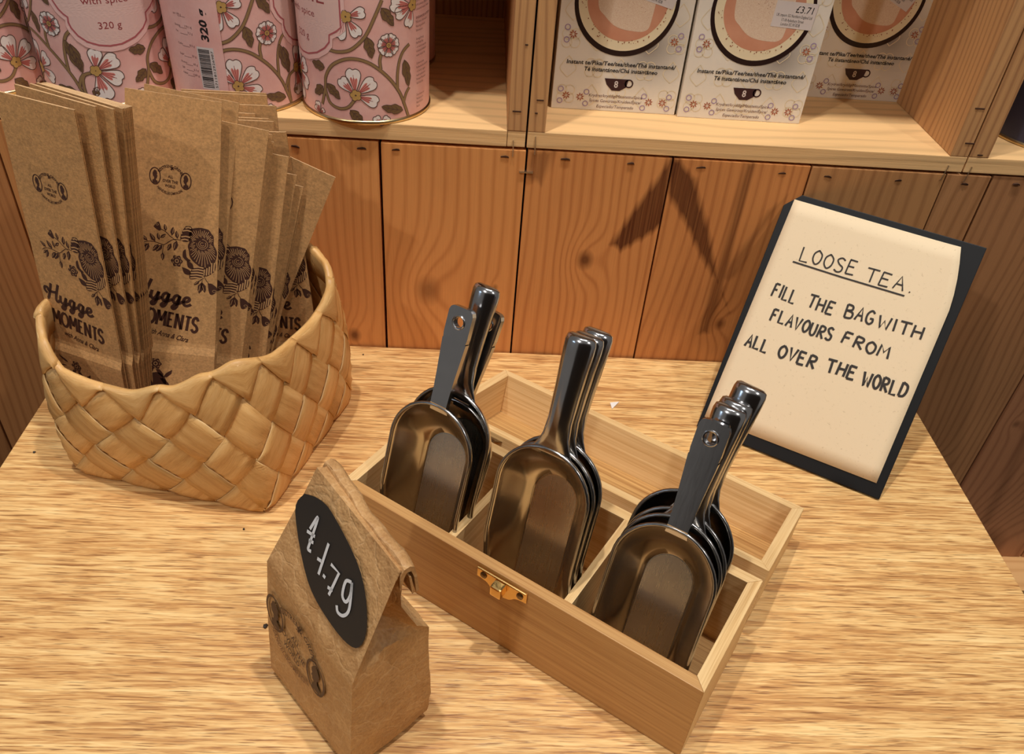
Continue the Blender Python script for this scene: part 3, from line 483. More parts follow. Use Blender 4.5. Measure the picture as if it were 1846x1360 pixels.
for q in range(5): an = 1.0+q*1.25; fp.disc(ul[0][0]+0.0020*cos(an), ul[0][1]+0.0020*sin(an), 0.0021, 0.0021, 3, 3, 12); fp.disc(ul[0][0]+0.0020*cos(an), ul[0][1]+0.0020*sin(an), 0.0017, 0.0017, 6, 4, 12)
for pts in ([(-0.0180, 0.0248), (-0.0240, 0.0225), (-0.0260, 0.0150), (-0.0250, 0.0040)],): fp.line(pts, 0.0024, 3, 0, smooth=6); fp.line(pts, 0.0017, 4, 1, smooth=6)
leaf(fp, (-0.0250, 0.0265), (-0.0315, 0.0460), 0.0072, 5, 3); leaf(fp, (-0.0200, 0.0085), (-0.0165, 0.0150), 0.0050, 5, 3)
lb = Art(); labelart(lb, 0)
pn = Art(); panel(pn)
def tin(label, x, y, rot):
    t = thing('tea_tin', label, 'tin', Matrix.Translation((x, y, ZS)) @ Matrix.Rotation(rot, 4, 'Z'), 'pink flowered tea tins')
    return t
def lathe(prof, n=72, mi=0):
    mb = MB(); mb.grid([[(r*cos(2*pi*k/n), r*sin(2*pi*k/n), z) for k in range(n)] for r, z in prof], mi, True); return mb
HT = 0.165
face = lambda x, y: atan2(-0.581-y, 0.0327-x)
t0 = tin('pink flowered tin with its pale label at left, rightmost in the crate front row', -0.052, 0.042, 0)
make('body', lathe([(0.0445, 0.0012), (R, 0.0014), (R, HT-0.014), (0.0001, HT-0.014)]), M['pink'], t0, smooth=True, autosmooth=30)
make('base_rim', lathe([(0.0440, 0.0003), (R+0.0005, 0.0), (R+0.0011, 0.0008), (R+0.0011, 0.0022), (R+0.0003, 0.0031), (R-0.001, 0.0031), (0.0440, 0.0006)]), M['tin_gold'], t0, smooth=True, autosmooth=50)
make('lid', lathe([(R+0.0008, HT-0.0145), (R+0.0008, HT-0.001), (R, HT), (0.0001, HT)]), M['tin_gold'], t0, smooth=True, autosmooth=40)
fp.build('floral_print', TINM, cyl, t0, 0.004)
lb.build('front_label', TINM, cyl, t0, 0.004); pn.build('text_panel', TINM, cyl, t0, 0.004)
def turn(x, y, arc): return Matrix.Translation((x, y, ZS)) @ Matrix.Rotation(face(x, y)-arc/R, 4, 'Z')   # arc = what faces the shop
t0.matrix_world = turn(-0.052, 0.042, F1)
for lab, x, y, arc in (('pink flowered tin showing its barcode and black 320 g', -0.145, 0.045, F2-0.005), ('pink flowered tin facing front with pale label and small 320 g', -0.2385, 0.045, -0.0045), ('pink flowered tin leftmost in the crate, cut by the picture edge', -0.3325, 0.047, F1-0.028), ('pink flowered tin standing behind the rightmost front tin', -0.054, 0.146, 0.12)):
    c = copy_tree(t0, turn(x, y, arc)); c['label'] = lab
nt = thing('navy_tin', 'navy blue tin in the crate at the right edge', 'tin', Matrix.Translation((0.4915, 0.058, ZS)))
make('body', lathe([(0.048, 0.0012), (0.05, 0.0014), (0.05, 0.15), (0.0001, 0.15)]), M['navy'], nt, smooth=True, autosmooth=30)
make('base_rim', lathe([(0.046, 0.0003), (0.0506, 0.0), (0.0512, 0.0008), (0.0512, 0.0022), (0.0503, 0.0031), (0.049, 0.0031), (0.046, 0.0006)]), M['tin_gold'], nt, smooth=True, autosmooth=50)

# ---------------------------------------------------------------- instant tea cartons
B = ART['teabox']
def circle3(p, q, r):
    ax, ay = p; bx_, by_ = q; cx, cy = r; d = 2*(ax*(by_-cy)+bx_*(cy-ay)+cx*(ay-by_))
    ux = ((ax*ax+ay*ay)*(by_-cy)+(bx_*bx_+by_*by_)*(cy-ay)+(cx*cx+cy*cy)*(ay-by_))/d; uy = ((ax*ax+ay*ay)*(cx-bx_)+(bx_*bx_+by_*by_)*(ax-cx)+(cx*cx+cy*cy)*(bx_-ax))/d
    return ux, uy, sqrt((ax-ux)**2+(ay-uy)**2)
WB, HB, DB = 0.0962, 0.155, 0.060
front = lambda x, y, h: (x, -0.00012-h*0.00004, y)
cart = thing('tea_carton', 'instant tea carton at the left of the front pair', 'carton', Matrix.Translation((0.0878, 0.0490, ZS)), 'instant tea cartons')
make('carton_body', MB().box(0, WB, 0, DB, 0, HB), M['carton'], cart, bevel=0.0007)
a = Art()
for ix in range(5):           # pale gold ornament behind everything
    for iz in range(7):
        x, z = 0.010+ix*0.0195, 0.012+iz*0.0205
        if z > HB-0.01: continue
        if (ix+iz) % 2: 
            for s_ in (-1, 1): a.line([(x, z-0.008), (x+s_*0.006, z-0.002), (x+s_*0.004, z+0.003), (x, z+0.008)], 0.0005, 1, 0, smooth=4)
        else:
            for q in range(4): an = q*pi/2+pi/4; a.disc(x+0.0042*cos(an), z+0.0042*sin(an), 0.0038, 0.0038, 1, 0, 16, ring=0.0005)
cx, cy, cr = circle3(mm(B['cup'][1]), mm(B['cup'][4]), mm(B['cup'][7]))
a.disc(cx, cy, cr, cr*1.02, 2, 1, 64); a.disc(cx, cy+0.0010, cr-0.0028, cr-0.0022, 3, 2, 64)
a.disc(cx+0.0005, cy+0.0016, cr-0.0085, cr-0.0085, 4, 3, 64)
a.poly(smooth_line([(cx-0.0215, cy+0.020), (cx-0.0205, cy-0.003), (cx-0.015, cy-0.0105), (cx-0.006, cy-0.0175), (cx+0.006, cy-0.0200), (cx+0.0165, cy-0.0190), (cx+0.0195, cy-0.010), (cx+0.022, cy+0.020)], 5), 5, 4)
rg = random.Random(3)
for _ in range(46):
    an = rg.uniform(pi*1.02, pi*1.98); rr = cr-rg.uniform(0.005, 0.0085); a.disc(cx+rr*cos(an), cy+0.002+rr*sin(an), *(2*[rg.uniform(0.0002, 0.0005)]), 6, 5, 8)
for _ in range(40): a.disc(cx+rg.gauss(0.002, 0.007), cy+rg.gauss(0.002, 0.006), *(2*[rg.uniform(0.0001, 0.0003)]), 6, 5, 6)
for p in B['stars']:
    x, z = mm(p)
    for q in range(8):
        an = q*pi/4+0.2; c_, s_ = cos(an), sin(an); a.poly([(x+0.0006*c_, z+0.0006*s_), (x+0.0019*c_-0.00055*s_, z+0.0019*s_+0.00055*c_), (x+0.0034*c_, z+0.0034*s_), (x+0.0019*c_+0.00055*s_, z+0.0019*s_-0.00055*c_)], 7, 2)
for p in B['rings']: x, z = mm(p); a.disc(x, z, 0.0019, 0.0019, 8, 2, 18, ring=0.0006)
l1 = mml(B['l1']); a.text('Instant te/Pika/Tee/tea/thee/Thé instantané/', 0.0495, 0.0348, 0.0031, 9, 2, width=0.0820, align='C', bold=0.02, shear=0.1)
a.text('Té instantáneo/Chá instantâneo', 0.0497, 0.0301, 0.0031, 9, 2, width=0.0555, align='C', bold=0.02, shear=0.1)
a.text('Krydret/kryddig/Maustettu/Spice', 0.0486, 0.0108, 0.0024, 11, 2, width=0.0410, align='C', shear=0.15)
a.text('Spices Gewürzen/Kruiden/Épice/', 0.0487, 0.0069, 0.0024, 11, 2, width=0.0400, align='C', shear=0.15); a.text('Especiado/Temperado', 0.0492, 0.0026, 0.0024, 11, 2, width=0.0285, align='C', shear=0.15)
a.poly(mml(B['cupi']), 10, 2); a.disc(0.0574, 0.0221, 0.0028, 0.0028, 10, 2, 18, ring=0.0010); a.text('8', 0.0477, 0.0187, 0.0052, 0, 3, width=0.0030, align='C', bold=0.02)
a.build('front_print', [M['white'], M['ornament'], M['cup_rim'], M['cup_cream'], M['tea'], M['foam'], M['bubble'], M['star'], M['ring'], M['black_text'], M['plum'], M['brown_text']], front, cart)
def sticker(parent, corners):
    b = Art(); b.poly(corners, 0, 6); o = Vector((*corners[3], 0)); ux = (Vector((*corners[2], 0))-o); uy = (Vector((*corners[0], 0))-o); an = atan2(ux.y, ux.x); W = ux.length; H = uy.length
    def at(fx, fy): p = o+ux*fx+uy*fy; return p.x, p.y
    b.text('£3.71', *at(0.50, 0.62), 0.0049, 1, 7, width=0.0125, rot=an, shear=0.08)
    b.text('UK import: SG Northern England Ltd', *at(0.07, 0.42), 0.0022, 1, 7, width=W*0.87, rot=an); b.text('17-18 Aylesbury Street', *at(0.22, 0.24), 0.0022, 1, 7, width=W*0.55, rot=an); b.text('London EC1R 0DB', *at(0.23, 0.08), 0.0022, 1, 7, width=W*0.47, rot=an)
    b.build('price_sticker', [M['white'], M['black_text']], front, parent)
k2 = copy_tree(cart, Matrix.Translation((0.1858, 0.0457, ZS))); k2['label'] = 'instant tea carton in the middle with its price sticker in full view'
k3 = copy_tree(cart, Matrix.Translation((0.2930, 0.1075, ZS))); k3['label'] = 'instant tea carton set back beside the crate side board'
sticker(k2, mml(B['sticker']))
sticker(cart, [(0.055, 0.101), (0.0855, 0.094), (0.0805, 0.0770), (0.0510, 0.0845)]); sticker(k3, [(0.0530, 0.1015), (0.0805, 0.0880), (0.0725, 0.0715), (0.0450, 0.0850)])

# ---------------------------------------------------------------- plaited birch basket
CB = [Vector(p) for p in ((-0.2399, -0.1601, 0), (-0.1011, -0.1939, 0), (-0.0608, -0.0684, 0), (-0.1995, -0.0346, 0))]
cen = sum(CB, Vector())/4
CT = [c+(c-cen).normalized()*f for c, f in zip(CB, (0.011, 0.006, 0.006, 0.008))]
NS, TT = 16, 2.5
def poly_at(C4, s):
    s = s % NS; k = int(s//4); f = s/4-k; return C4[k].lerp(C4[(k+1) % 4], f)
def loop_at(C4, s, hw):
    return sum((poly_at(C4, s+o*hw) for o in (-1, -0.75, -0.5, -0.25, 0, 0.25, 0.5, 0.75, 1)), Vector())/9
RIMZ = [(0, .113), (0.7, .0985), (1.9, .0945), (2.6, .104), (3.4, .117), (4, .1235), (5, .1165), (6.2, .1125), (7.2, .118), (8, .128), (9, .136), (10.5, .130), (12, .130), (14, .122), (15.3, .125), (16, .113)]
def rimz(s):
    s = s % NS
    for (a, za), (b, zb) in zip(RIMZ, RIMZ[1:]):
        if a <= s <= b: t = (s-a)/(b-a); t = t*t*(3-2*t); return za+(zb-za)*t
def bsurf(s, t, off=0.0):
    def raw(s, t):
        if t < 0:
            b = loop_at(CB, s, 0.12); d = (cen-b); return b+d.normalized()*(-t*0.034)+Vector((0, 0, 0.0022))
        g = t/TT; b = loop_at(CB, s, 0.12); tp = loop_at(CT, s, 1.25); p = b.lerp(tp, g**0.9)
        out = (p-cen); out.z = 0; p = p+out.normalized()*0.0055*sin(pi*min(g, 1)); p.z = 0.0042+g*(rimz(s)-0.0042); return p
    p = raw(s, t)
    if off:
        e = 0.06; du = raw(s+e, t)-raw(s-e, t); dv = raw(s, t+e)-raw(s, t-e) if t > e or t < -e else raw(s, max(t, 0)+e)-raw(s, max(t, 0)); nn = du.cross(dv).normalized(); p = p+nn*off
    return p
basket = thing('plaited_basket', 'square basket plaited from wide birch splints, full of paper bags', 'basket', Matrix.Translation((cen.x, cen.y, 0)))
LB = local(basket)
HW = 0.0013
flat = lambda x: max(-1.0, min(1.0, 2.4*sin(pi*x)))
def strip(i, kind):
    mb = MB(); rows = []; uv = []
    t0, t1 = -0.30, TT-0.02; n = 60
    for k in range(n+1):
        t = t0+(t1-t0)*k/n; row = []
        for c in (-0.475, -0.25, 0, 0.25, 0.475):
            if kind == 0: b_ = i+0.5+c; a_ = b_+2*t; s = b_+t; j = floor(a_); off = HW*flat(a_-j)*(1 if (i+j) % 2 == 0 else -1)
            else: a_ = i+0.5+c; b_ = a_-2*t; s = a_-t; j = floor(b_); off = HW*flat(b_-j)*(-1 if (i+j) % 2 == 0 else 1)
            row.append(bsurf(s, t, off+0.0004*(1-(2*c)**2)+0.0015)); uv.append((k/n*4, c+0.5+i*3))
        rows.append(row)
    mb.grid(rows); mb.uv = uv
    o = make('splint', mb, [M['birch'], M['birch_edge']], basket, smooth=True, M4=LB)
    md = o.modifiers.new('thick', 'SOLIDIFY'); md.thickness = 0.0009; md.offset = 0; md.material_offset_rim = 1
for i in range(NS): strip(i, 0); strip(i, 1)
for k in range(NS):            # splint ends folded over the rim, one long triangle each
    mb = MB(); rows = []; uv = []; n = 12
    for q in range(n+1):
        x = -0.03+1.06*q/n; s = k+0.5+x; ap = 0.60
        xc = min(max(x, 0), 1); dep = 0.56*(xc/ap if xc < ap else (1-xc)/(1-ap)); dep = max(dep, 0.03)
        lift = 0.0010+0.0014*xc; row = []
        prof = [(-0.42, -0.0016), (-0.2, -0.0018), (-0.06, -0.0015), (0.015, -0.0006), (0.03, 0.0008), (0.0, 0.0022+lift*0.5)]
        for dt, of in prof: row.append(bsurf(s, TT+dt, of))
        for f in (0.25, 0.5, 0.75, 1.0): row.append(bsurf(s, TT-dep*f, 0.0022+lift*(1-0.35*f)))
        rows.append(row); uv += [(x*1.3, r/9+k*3) for r in range(len(row))]
    mb.grid(rows); mb.uv = uv
    o = make('rim_fold', mb, [M['birch'], M['birch_edge']], basket, smooth=True, M4=LB)
    md = o.modifiers.new('thick', 'SOLIDIFY'); md.thickness = 0.0009; md.offset = 0; md.material_offset_rim = 1
mb = MB(); b4 = [c.lerp(cen, 0.05)+Vector((0, 0, 0.0014)) for c in CB]; mb.add(b4+[p+Vector((0, 0, 0.0014)) for p in b4], [(0, 1, 2, 3), (4, 5, 6, 7), (0, 1, 5, 4), (1, 2, 6, 5), (2, 3, 7, 6), (3, 0, 4, 7)])
mb.uv = [(p.x*30, p.y*30) for p in [Vector(v) for v in mb.v]]; make('base', mb, M['birch'], basket, M4=LB)

# ---------------------------------------------------------------- flat kraft bags standing in the basket
G = ART['bag']; BW, BH, VC = 0.0553, 0.2509, 0.0850
def bulge(v): # the folded-up bottom makes the lower part thicker
    t = min(max((VC+0.006-v)/0.008, 0), 1); return 0.0021*t*t*(3-2*t)
def bag_mesh(v0):
    mb = MB(); rows = []; hw = BW/2; vs = [v0]+[v0+(VC-0.004-v0)*k/3 for k in (1, 2, 3) if VC-0.004-v0 > 0.003]+[VC-0.001, VC+0.002, VC+0.004, VC+0.0065, 0.13, 0.19, BH-0.0012, BH]
    vs = sorted(set(v for v in vs if v >= v0))
    for v in vs:
        b = bulge(v); tf = 0.0006+b; tb = 0.0006
        rows.append([(-hw, v, tf), (-hw*0.5, v, tf), (0, v, tf), (hw*0.5, v, tf), (hw, v, tf), (hw, v, tf-0.0004), (hw-0.004, v, 0.00012+b*0.5), (hw-0.004, v, -0.00012), (hw, v, -tb+0.0004), (hw, v, -tb), (0, v, -tb), (-hw, v, -tb), (-hw, v, -tb+0.0004), (-hw+0.004, v, 0), (-hw, v, tf-0.0004)])
    mb.grid(rows, 0, True); n = len(rows[0]); B = len(mb.v)
    mb.f += [tuple(range(n)), tuple(range(B-n, B))]; mb.m += [0, 1]
    return mb
ga = Art(); gm = mml(G['head']); IN, KR, PALE = 0, 1, 2
ga.poly(smooth_line(gm+[gm[0]], 3), IN, 1)
sx, sy = mm(G['spiral']); hx = sum(p[0] for p in gm)/len(gm); hy = sum(p[1] for p in gm)/len(gm)
for r in (0.0011, 0.0022, 0.0033): ga.line([(sx+r*1.02*cos(q*0.35+r*900), sy+r*cos(0.1)*sin(q*0.35+r*900)) for q in range(15)], 0.00028, KR, 2)
for k in range(44):
    an = k*2*pi/44; j = k % 3; r0 = 0.0044+0.0006*j; p0 = (sx+r0*cos(an), sy+r0*sin(an))
    best = min(gm, key=lambda p: abs((atan2(p[1]-sy, p[0]-sx)-an+pi) % (2*pi)-pi)); rr = sqrt((best[0]-sx)**2+(best[1]-sy)**2)-0.0012-0.0007*(k % 2)
    ga.line([p0, (sx+(r0+rr)/2*cos(an+0.03), sy+(r0+rr)/2*sin(an+0.03)), (sx+rr*cos(an), sy+rr*sin(an))], 0.00034, KR, 2)
for P in G['stripes']:
    pts = smooth_line(mml(P)+[mm(P[0])], 3); ga.poly(pts, IN, 1); c0 = (sum(p[0] for p in pts)/len(pts), sum(p[1] for p in pts)/len(pts))
    xs = [p[0] for p in pts]; ys = [p[1] for p in pts]; wide = (max(xs)-min(xs)) > (max(ys)-min(ys))
    for k in range(5):
        f = 0.12+0.19*k
        if P is G['stripes'][0] or (P is G['stripes'][1]):
            y = min(ys)+(max(ys)-min(ys))*f; yy = [p[0] for p in pts if abs(p[1]-y) < (max(ys)-min(ys))*0.14]
            if yy: ga.line([(min(yy)+0.0006, y-0.0003), ((min(yy)+max(yy))/2, y+0.0004), (max(yy)-0.0006, y)], 0.00085, KR, 2)
        else:
            x = min(xs)+(max(xs)-min(xs))*f; yy = [p[1] for p in pts if abs(p[0]-x) < (max(xs)-min(xs))*0.14]
            if yy: ga.line([(x-0.0003, min(yy)+0.0006), (x, max(yy)-0.0006)], 0.0008, KR, 2)
for P in G['blobs']: ga.poly(smooth_line(mml(P)+[mm(P[0])], 3), IN, 1)
for P in G['stems']: ga.line(mml(P), 0.00042, IN, 1, smooth=4)
for a_, b_ in G['leaves']:
    (x0, y0), (x1, y1) = mm(a_), mm(b_); dx, dy = x1-x0, y1-y0; w_ = 0.24
    ga.poly([(x0, y0), (x0+dx*0.35-dy*w_*0.9, y0+dy*0.35+dx*w_*0.9), (x0+dx*0.7-dy*w_*0.7, y0+dy*0.7+dx*w_*0.7), (x1, y1), (x0+dx*0.7+dy*w_*0.7, y0+dy*0.7-dx*w_*0.7), (x0+dx*0.35+dy*w_*0.9, y0+dy*0.35-dx*w_*0.9)], IN, 1)
    ga.line([(x0+dx*0.3+dy*0.06, y0+dy*0.3-dx*0.06), (x0+dx*0.8+dy*0.05, y0+dy*0.8-dx*0.05)], 0.00028, KR, 2)
for P in G['buds']: ga.poly(smooth_line(mml(P)+[mm(P[0])], 3), IN, 1)
for (x, y), rx in ((mm(G['budring'][0]), 0.0012), (mm(G['budring'][1]), 0.0008)): ga.disc(x, y, rx, rx*0.7, KR, 2, 12, ring=0.0002)
def rosette(a, x, y, r):
    pts = [(x+r*(1+0.13*cos(6*q*2*pi/36))*cos(q*2*pi/36), y+r*1.12*(1+0.13*cos(6*q*2*pi/36))*sin(q*2*pi/36)) for q in range(36)]
    a.poly(pts, IN, 1); a.disc(x, y, r*0.30, r*0.34, KR, 2, 16, ring=r*0.12)
    for q in range(7): an = q*0.9; a.line([(x+r*0.72*cos(an-0.25), y+r*0.8*sin(an-0.25)), (x+r*0.78*cos(an), y+r*0.86*sin(an)), (x+r*0.72*cos(an+0.25), y+r*0.8*sin(an+0.25))], r*0.10, KR, 2)
rosette(ga, *mm(G['smallf']), 0.0033)
# lettering
gb = Art()
SCRIPT = [[(.42, 2.05), (.30, 1.3), (.16, .6), (.02, .05), (-.12, -.02)], [(1.22, 2.25), (1.06, 1.5), (.92, .7), (.90, .12), (1.06, .0), (1.30, .3)], [(-.05, .62), (-.32, .85), (-.32, 1.25), (-.05, 1.35), (.08, 1.1), (-.02, .95)], [(.12, .98), (.5, 1.0), (.95, 1.16)],
 [(1.42, 1.0), (1.38, .4), (1.52, .08), (1.78, .2), (2.02, .95)], [(2.04, 1.0), (1.96, .2), (1.86, -.5), (1.66, -.82), (1.50, -.62), (1.70, -.2), (2.08, .15), (2.35, .45)]]
for d in (0, 0.98): SCRIPT += [[(p[0]+d, p[1]) for p in q] for q in ([(2.92, .86), (2.70, 1.0), (2.46, .75), (2.42, .28), (2.60, .08), (2.82, .35), (2.94, .98)], [(2.95, 1.02), (2.88, .2), (2.76, -.5), (2.56, -.82), (2.40, -.62), (2.60, -.2), (3.0, .15), (3.3, .45)])]
SCRIPT += [[(4.30, .42), (4.62, .52), (4.80, .80), (4.68, 1.02), (4.42, .92), (4.30, .5), (4.42, .10), (4.70, .04), (5.02, .32)]]
def hyg(a, x0, x1, y, xh):
    k = (x1-x0)/5.2
    for st in SCRIPT: a.line([rot8(x0+(p[0]+.2)*k, y+(p[1] if p[1] > 0 else 0.8*p[1])*xh, x0, y) for p in st], 0.0019, IN, 1, smooth=6)
TILT = -0.14
def rot8(x, y, x0, y0): return x0+(x-x0)*cos(TILT)-(y-y0)*sin(TILT), y0+(x-x0)*sin(TILT)+(y-y0)*cos(TILT)
hyg(gb, -0.0238, 0.0112, 0.1266, 0.0059)
CAPS = {'M': [[(0, 0), (.06, 1)], [(.06, 1), (.5, .30)], [(.5, .30), (.94, 1)], [(.94, 1), (1, 0)]], 'O': [[(.5, 1), (.12, .82), (0, .5), (.12, .18), (.5, 0), (.88, .18), (1, .5), (.88, .82), (.5, 1)]],
 'E': [[(.1, 1), (.1, 0)], [(.0, .95), (.9, .95)], [(.1, .52), (.72, .52)], [(.0, .05), (.95, .05)]], 'N': [[(.06, 0), (.06, 1)], [(.06, 1), (.94, 0)], [(.94, 0), (.94, 1)]], 'T': [[(0, .95), (1, .95)], [(.5, .95), (.5, 0)]], 'S': [[(.92, .80), (.55, 1), (.12, .84), (.2, .58), (.75, .42), (.95, .18), (.5, 0), (.05, .18)]]}
for ch, x, w_ in zip('MOMENTS', (-0.0226, -0.0162, -0.0098, -0.0033, 0.0014, 0.0071, 0.0115), (0.0050, 0.0050, 0.0050, 0.0034, 0.0042, 0.0036, 0.0038)):
    for st in CAPS[ch]: gb.line([rot8(x+p[0]*w_, 0.1092+p[1]*0.0106, -0.0240, 0.1092) for p in st], 0.0018 if len(st) > 2 or st[0][0] == st[1][0] or ch in 'MN' else 0.0013, IN, 1, smooth=4 if len(st) > 3 else 0)
gb.text('with Anna & Clara', -0.0165, 0.1012, 0.0038, IN, 1, width=0.0262, shear=0.28, bold=0.018, rot=-0.19)
# round emblem with two cameo heads
HEAD_L = [(-.55, -.98), (-.62, -.62), (-.22, -.42), (-.20, -.18), (-.48, .02), (-.55, .38), (-.36, .60), (-.30, .72), (-.05, .84), (.28, .74), (.50, .52), (.52, .30), (.44, .20), (.60, -.06), (.46, -.10), (.44, -.30), (.22, -.36), (.24, -.52), (.60, -.66), (.55, -.98)]
def emblem(a, c, L, Rr, crest, s, k=1.0, ink=IN):
    """c = centre, L and Rr = centres of the two ovals, s = overall half width"""
    ow, oh = 0.27*s*2, 0.44*s*2
    for (x, y), flip in ((L, 1), (Rr, -1)):
        a.disc(x, y, ow/2*1.02, oh/2*1.02, ink, 1, 28, ring=0.028*s*2)
        a.poly([(x+flip*p[0]*ow*0.42, y+p[1]*oh*0.46) for p in HEAD_L], ink, 1)
    ang = atan2(Rr[1]-L[1], Rr[0]-L[0])
    a.text('SØSTRENE GRENES', 0, 0, 0.155*s, ink, 1, arc=(c[0], c[1]-0.02*s, 0.62*s, pi/2+ang, True), width=1.42*s, bold=0.022)
    a.text('HANDELSKOMPAGNI', 0, 0, 0.150*s, ink if k == 1 else PALE, 1, arc=(c[0], c[1]+0.02*s, 0.92*s, -pi/2+ang, False), width=1.55*s, bold=0.018)
    for t, dy, w_ in (('ALL', 0.02, 0.26), ('OVER THE', -0.24, 0.80), ('WORLD', -0.50, 0.56)):
        a.text(t, c[0]-dy*s*sin(ang)*-1*-1, c[1]+dy*s, 0.165*s, ink, 1, width=w_*s, align='C', bold=0.024, rot=ang)
    x, y = crest; q = 0.10*s
    for st in ([(-1, .8), (-.2, .2), (.9, .9)], [(-.9, -.6), (0, -.1), (1, -.8)], [(0, 1), (.1, 0), (-.1, -1)], [(-.6, .1), (.6, .2)], [(-.5, -.9), (.5, .4)], [(.5, -.5), (.9, .1)]):
        a.line([(x+p[0]*q, y+p[1]*q) for p in st], q*0.30, ink, 1)
e_ = mml(G['emblem']); emblem(ga, ((e_[0][0]+e_[1][0])/2, (e_[0][1]+e_[1][1])/2), e_[0], e_[1], e_[3], 0.0113)
# print carried on the folded bottom
fx = mm(G['flap'][0]); rosette(gb, -0.0098, 0.0795, 0.0034)
for c_, d_ in (((-0.0085, 0.0755), (-0.0050, 0.0690)), ((-0.0120, 0.0760), (-0.0160, 0.0680)), ((-0.0040, 0.0700), (0.0005, 0.0760)), ((-0.006, 0.069), (-0.001, 0.062)), ((-0.0170, 0.0810), (-0.0230, 0.0850)), ((-0.0190, 0.0780), (-0.0250, 0.0760)), ((-0.0150, 0.074), (-0.0225, 0.0690))):
    gb.poly([(c_[0]-0.0012, c_[1]), ((c_[0]+d_[0])/2-0.0016, (c_[1]+d_[1])/2), d_, ((c_[0]+d_[0])/2+0.0018, (c_[1]+d_[1])/2), (c_[0]+0.0012, c_[1])], IN, 1)
gb.poly(smooth_line([(-0.0135, 0.072), (-0.0075, 0.073), (-0.003, 0.067), (-0.006, 0.060), (-0.013, 0.062), (-0.0135, 0.072)], 3), IN, 1)
gb.v = [(x*1.037, y-0.0042) for x, y in gb.v]; merge(ga, gb)
bagmap = lambda x, y, h: (x, y, 0.0006+bulge(y)+0.00006+h*0.00004)
BAGLAB = {
 'L1': 'kraft bag at the front of the left bundle, all its lettering in view', 'L2': 'kraft bag second from the front in the left bundle', 'L3': 'kraft bag third from the front in the left bundle', 'L4': 'kraft bag fourth from the front in the left bundle',
 'L5': 'kraft bag fifth from the front in the left bundle', 'L6': 'kraft bag sixth from the front in the left bundle', 'L7': 'kraft bag seventh from the front in the left bundle', 'L8': 'kraft bag at the back of the left bundle',
 'C1': 'kraft bag standing tallest in the basket middle with round emblem in view', 'C2': 'kraft bag tucked right behind the tallest middle bag',
 'D1': 'kraft bag right of the tallest middle bag, its big flower half hidden', 'D2': 'kraft bag with a thin edge showing behind the half hidden flower', 'D3': 'kraft bag third in the pack right of the tallest middle bag',
 'E1': 'kraft bag at the front of the low right pack, its flower cut in half', 'E2': 'kraft bag highest of the stepped corners in the low right pack', 'E3': 'kraft bag second of the stepped corners in the low right pack', 'E4': 'kraft bag third of the stepped corners in the low right pack', 'E5': 'kraft bag lowest of the stepped corners in the low right pack',
 'R1': 'kraft bag fanned out to the right with a slanting top edge', 'R2': 'kraft bag in the shaded back right corner of the basket', 'S1': 'kraft bag in the back pack with the lowest top right corner', 'S2': 'kraft bag second lowest in the back pack', 'S3': 'kraft bag with a narrow top peeping out in the back pack', 'S4': 'kraft bag with the wide folded top in the back pack', 'S5': 'kraft bag second from the top of the back pack', 'S6': 'kraft bag at the very back of the basket, topmost edge'}
def bag_frame(x, y, z, yaw, lean, roll):
    u = Vector((cos(yaw), sin(yaw), 0)); n = Vector((sin(yaw), -cos(yaw), 0)); v = cos(lean)*Vector((0, 0, 1))-sin(lean)*n
    u2 = cos(roll)*u-sin(roll)*v; v2 = cos(roll)*v+sin(roll)*u; return frame((x, y, z), u2, v2, u2.cross(v2)), v2.z
pm = None
for nm, *po in POSES:
    F, vz = bag_frame(*po); v0 = max(0.0, (0.0085-po[2])/vz)
    g = {'L': 'flat kraft bags in the left bundle', 'C': 'flat kraft bags in the middle', 'D': 'flat kraft bags in the middle', 'E': 'flat kraft bags in the low right pack', 'R': 'flat kraft bags at the back', 'S': 'flat kraft bags at the back'}[nm[0]]
    t = thing('kraft_bag', BAGLAB[nm], 'paper bag', F, g)
    make('bag_sleeve', bag_mesh(v0), [M['kraft'], M['kraft_edge']], t)
    if pm is None: pr = ga.build('printed_design', [M['ink'], M['kraft_line'], M['ink_pale']], bagmap, t); pm = pr.data
    else: make('printed_design', None, None, t, mesh=pm)

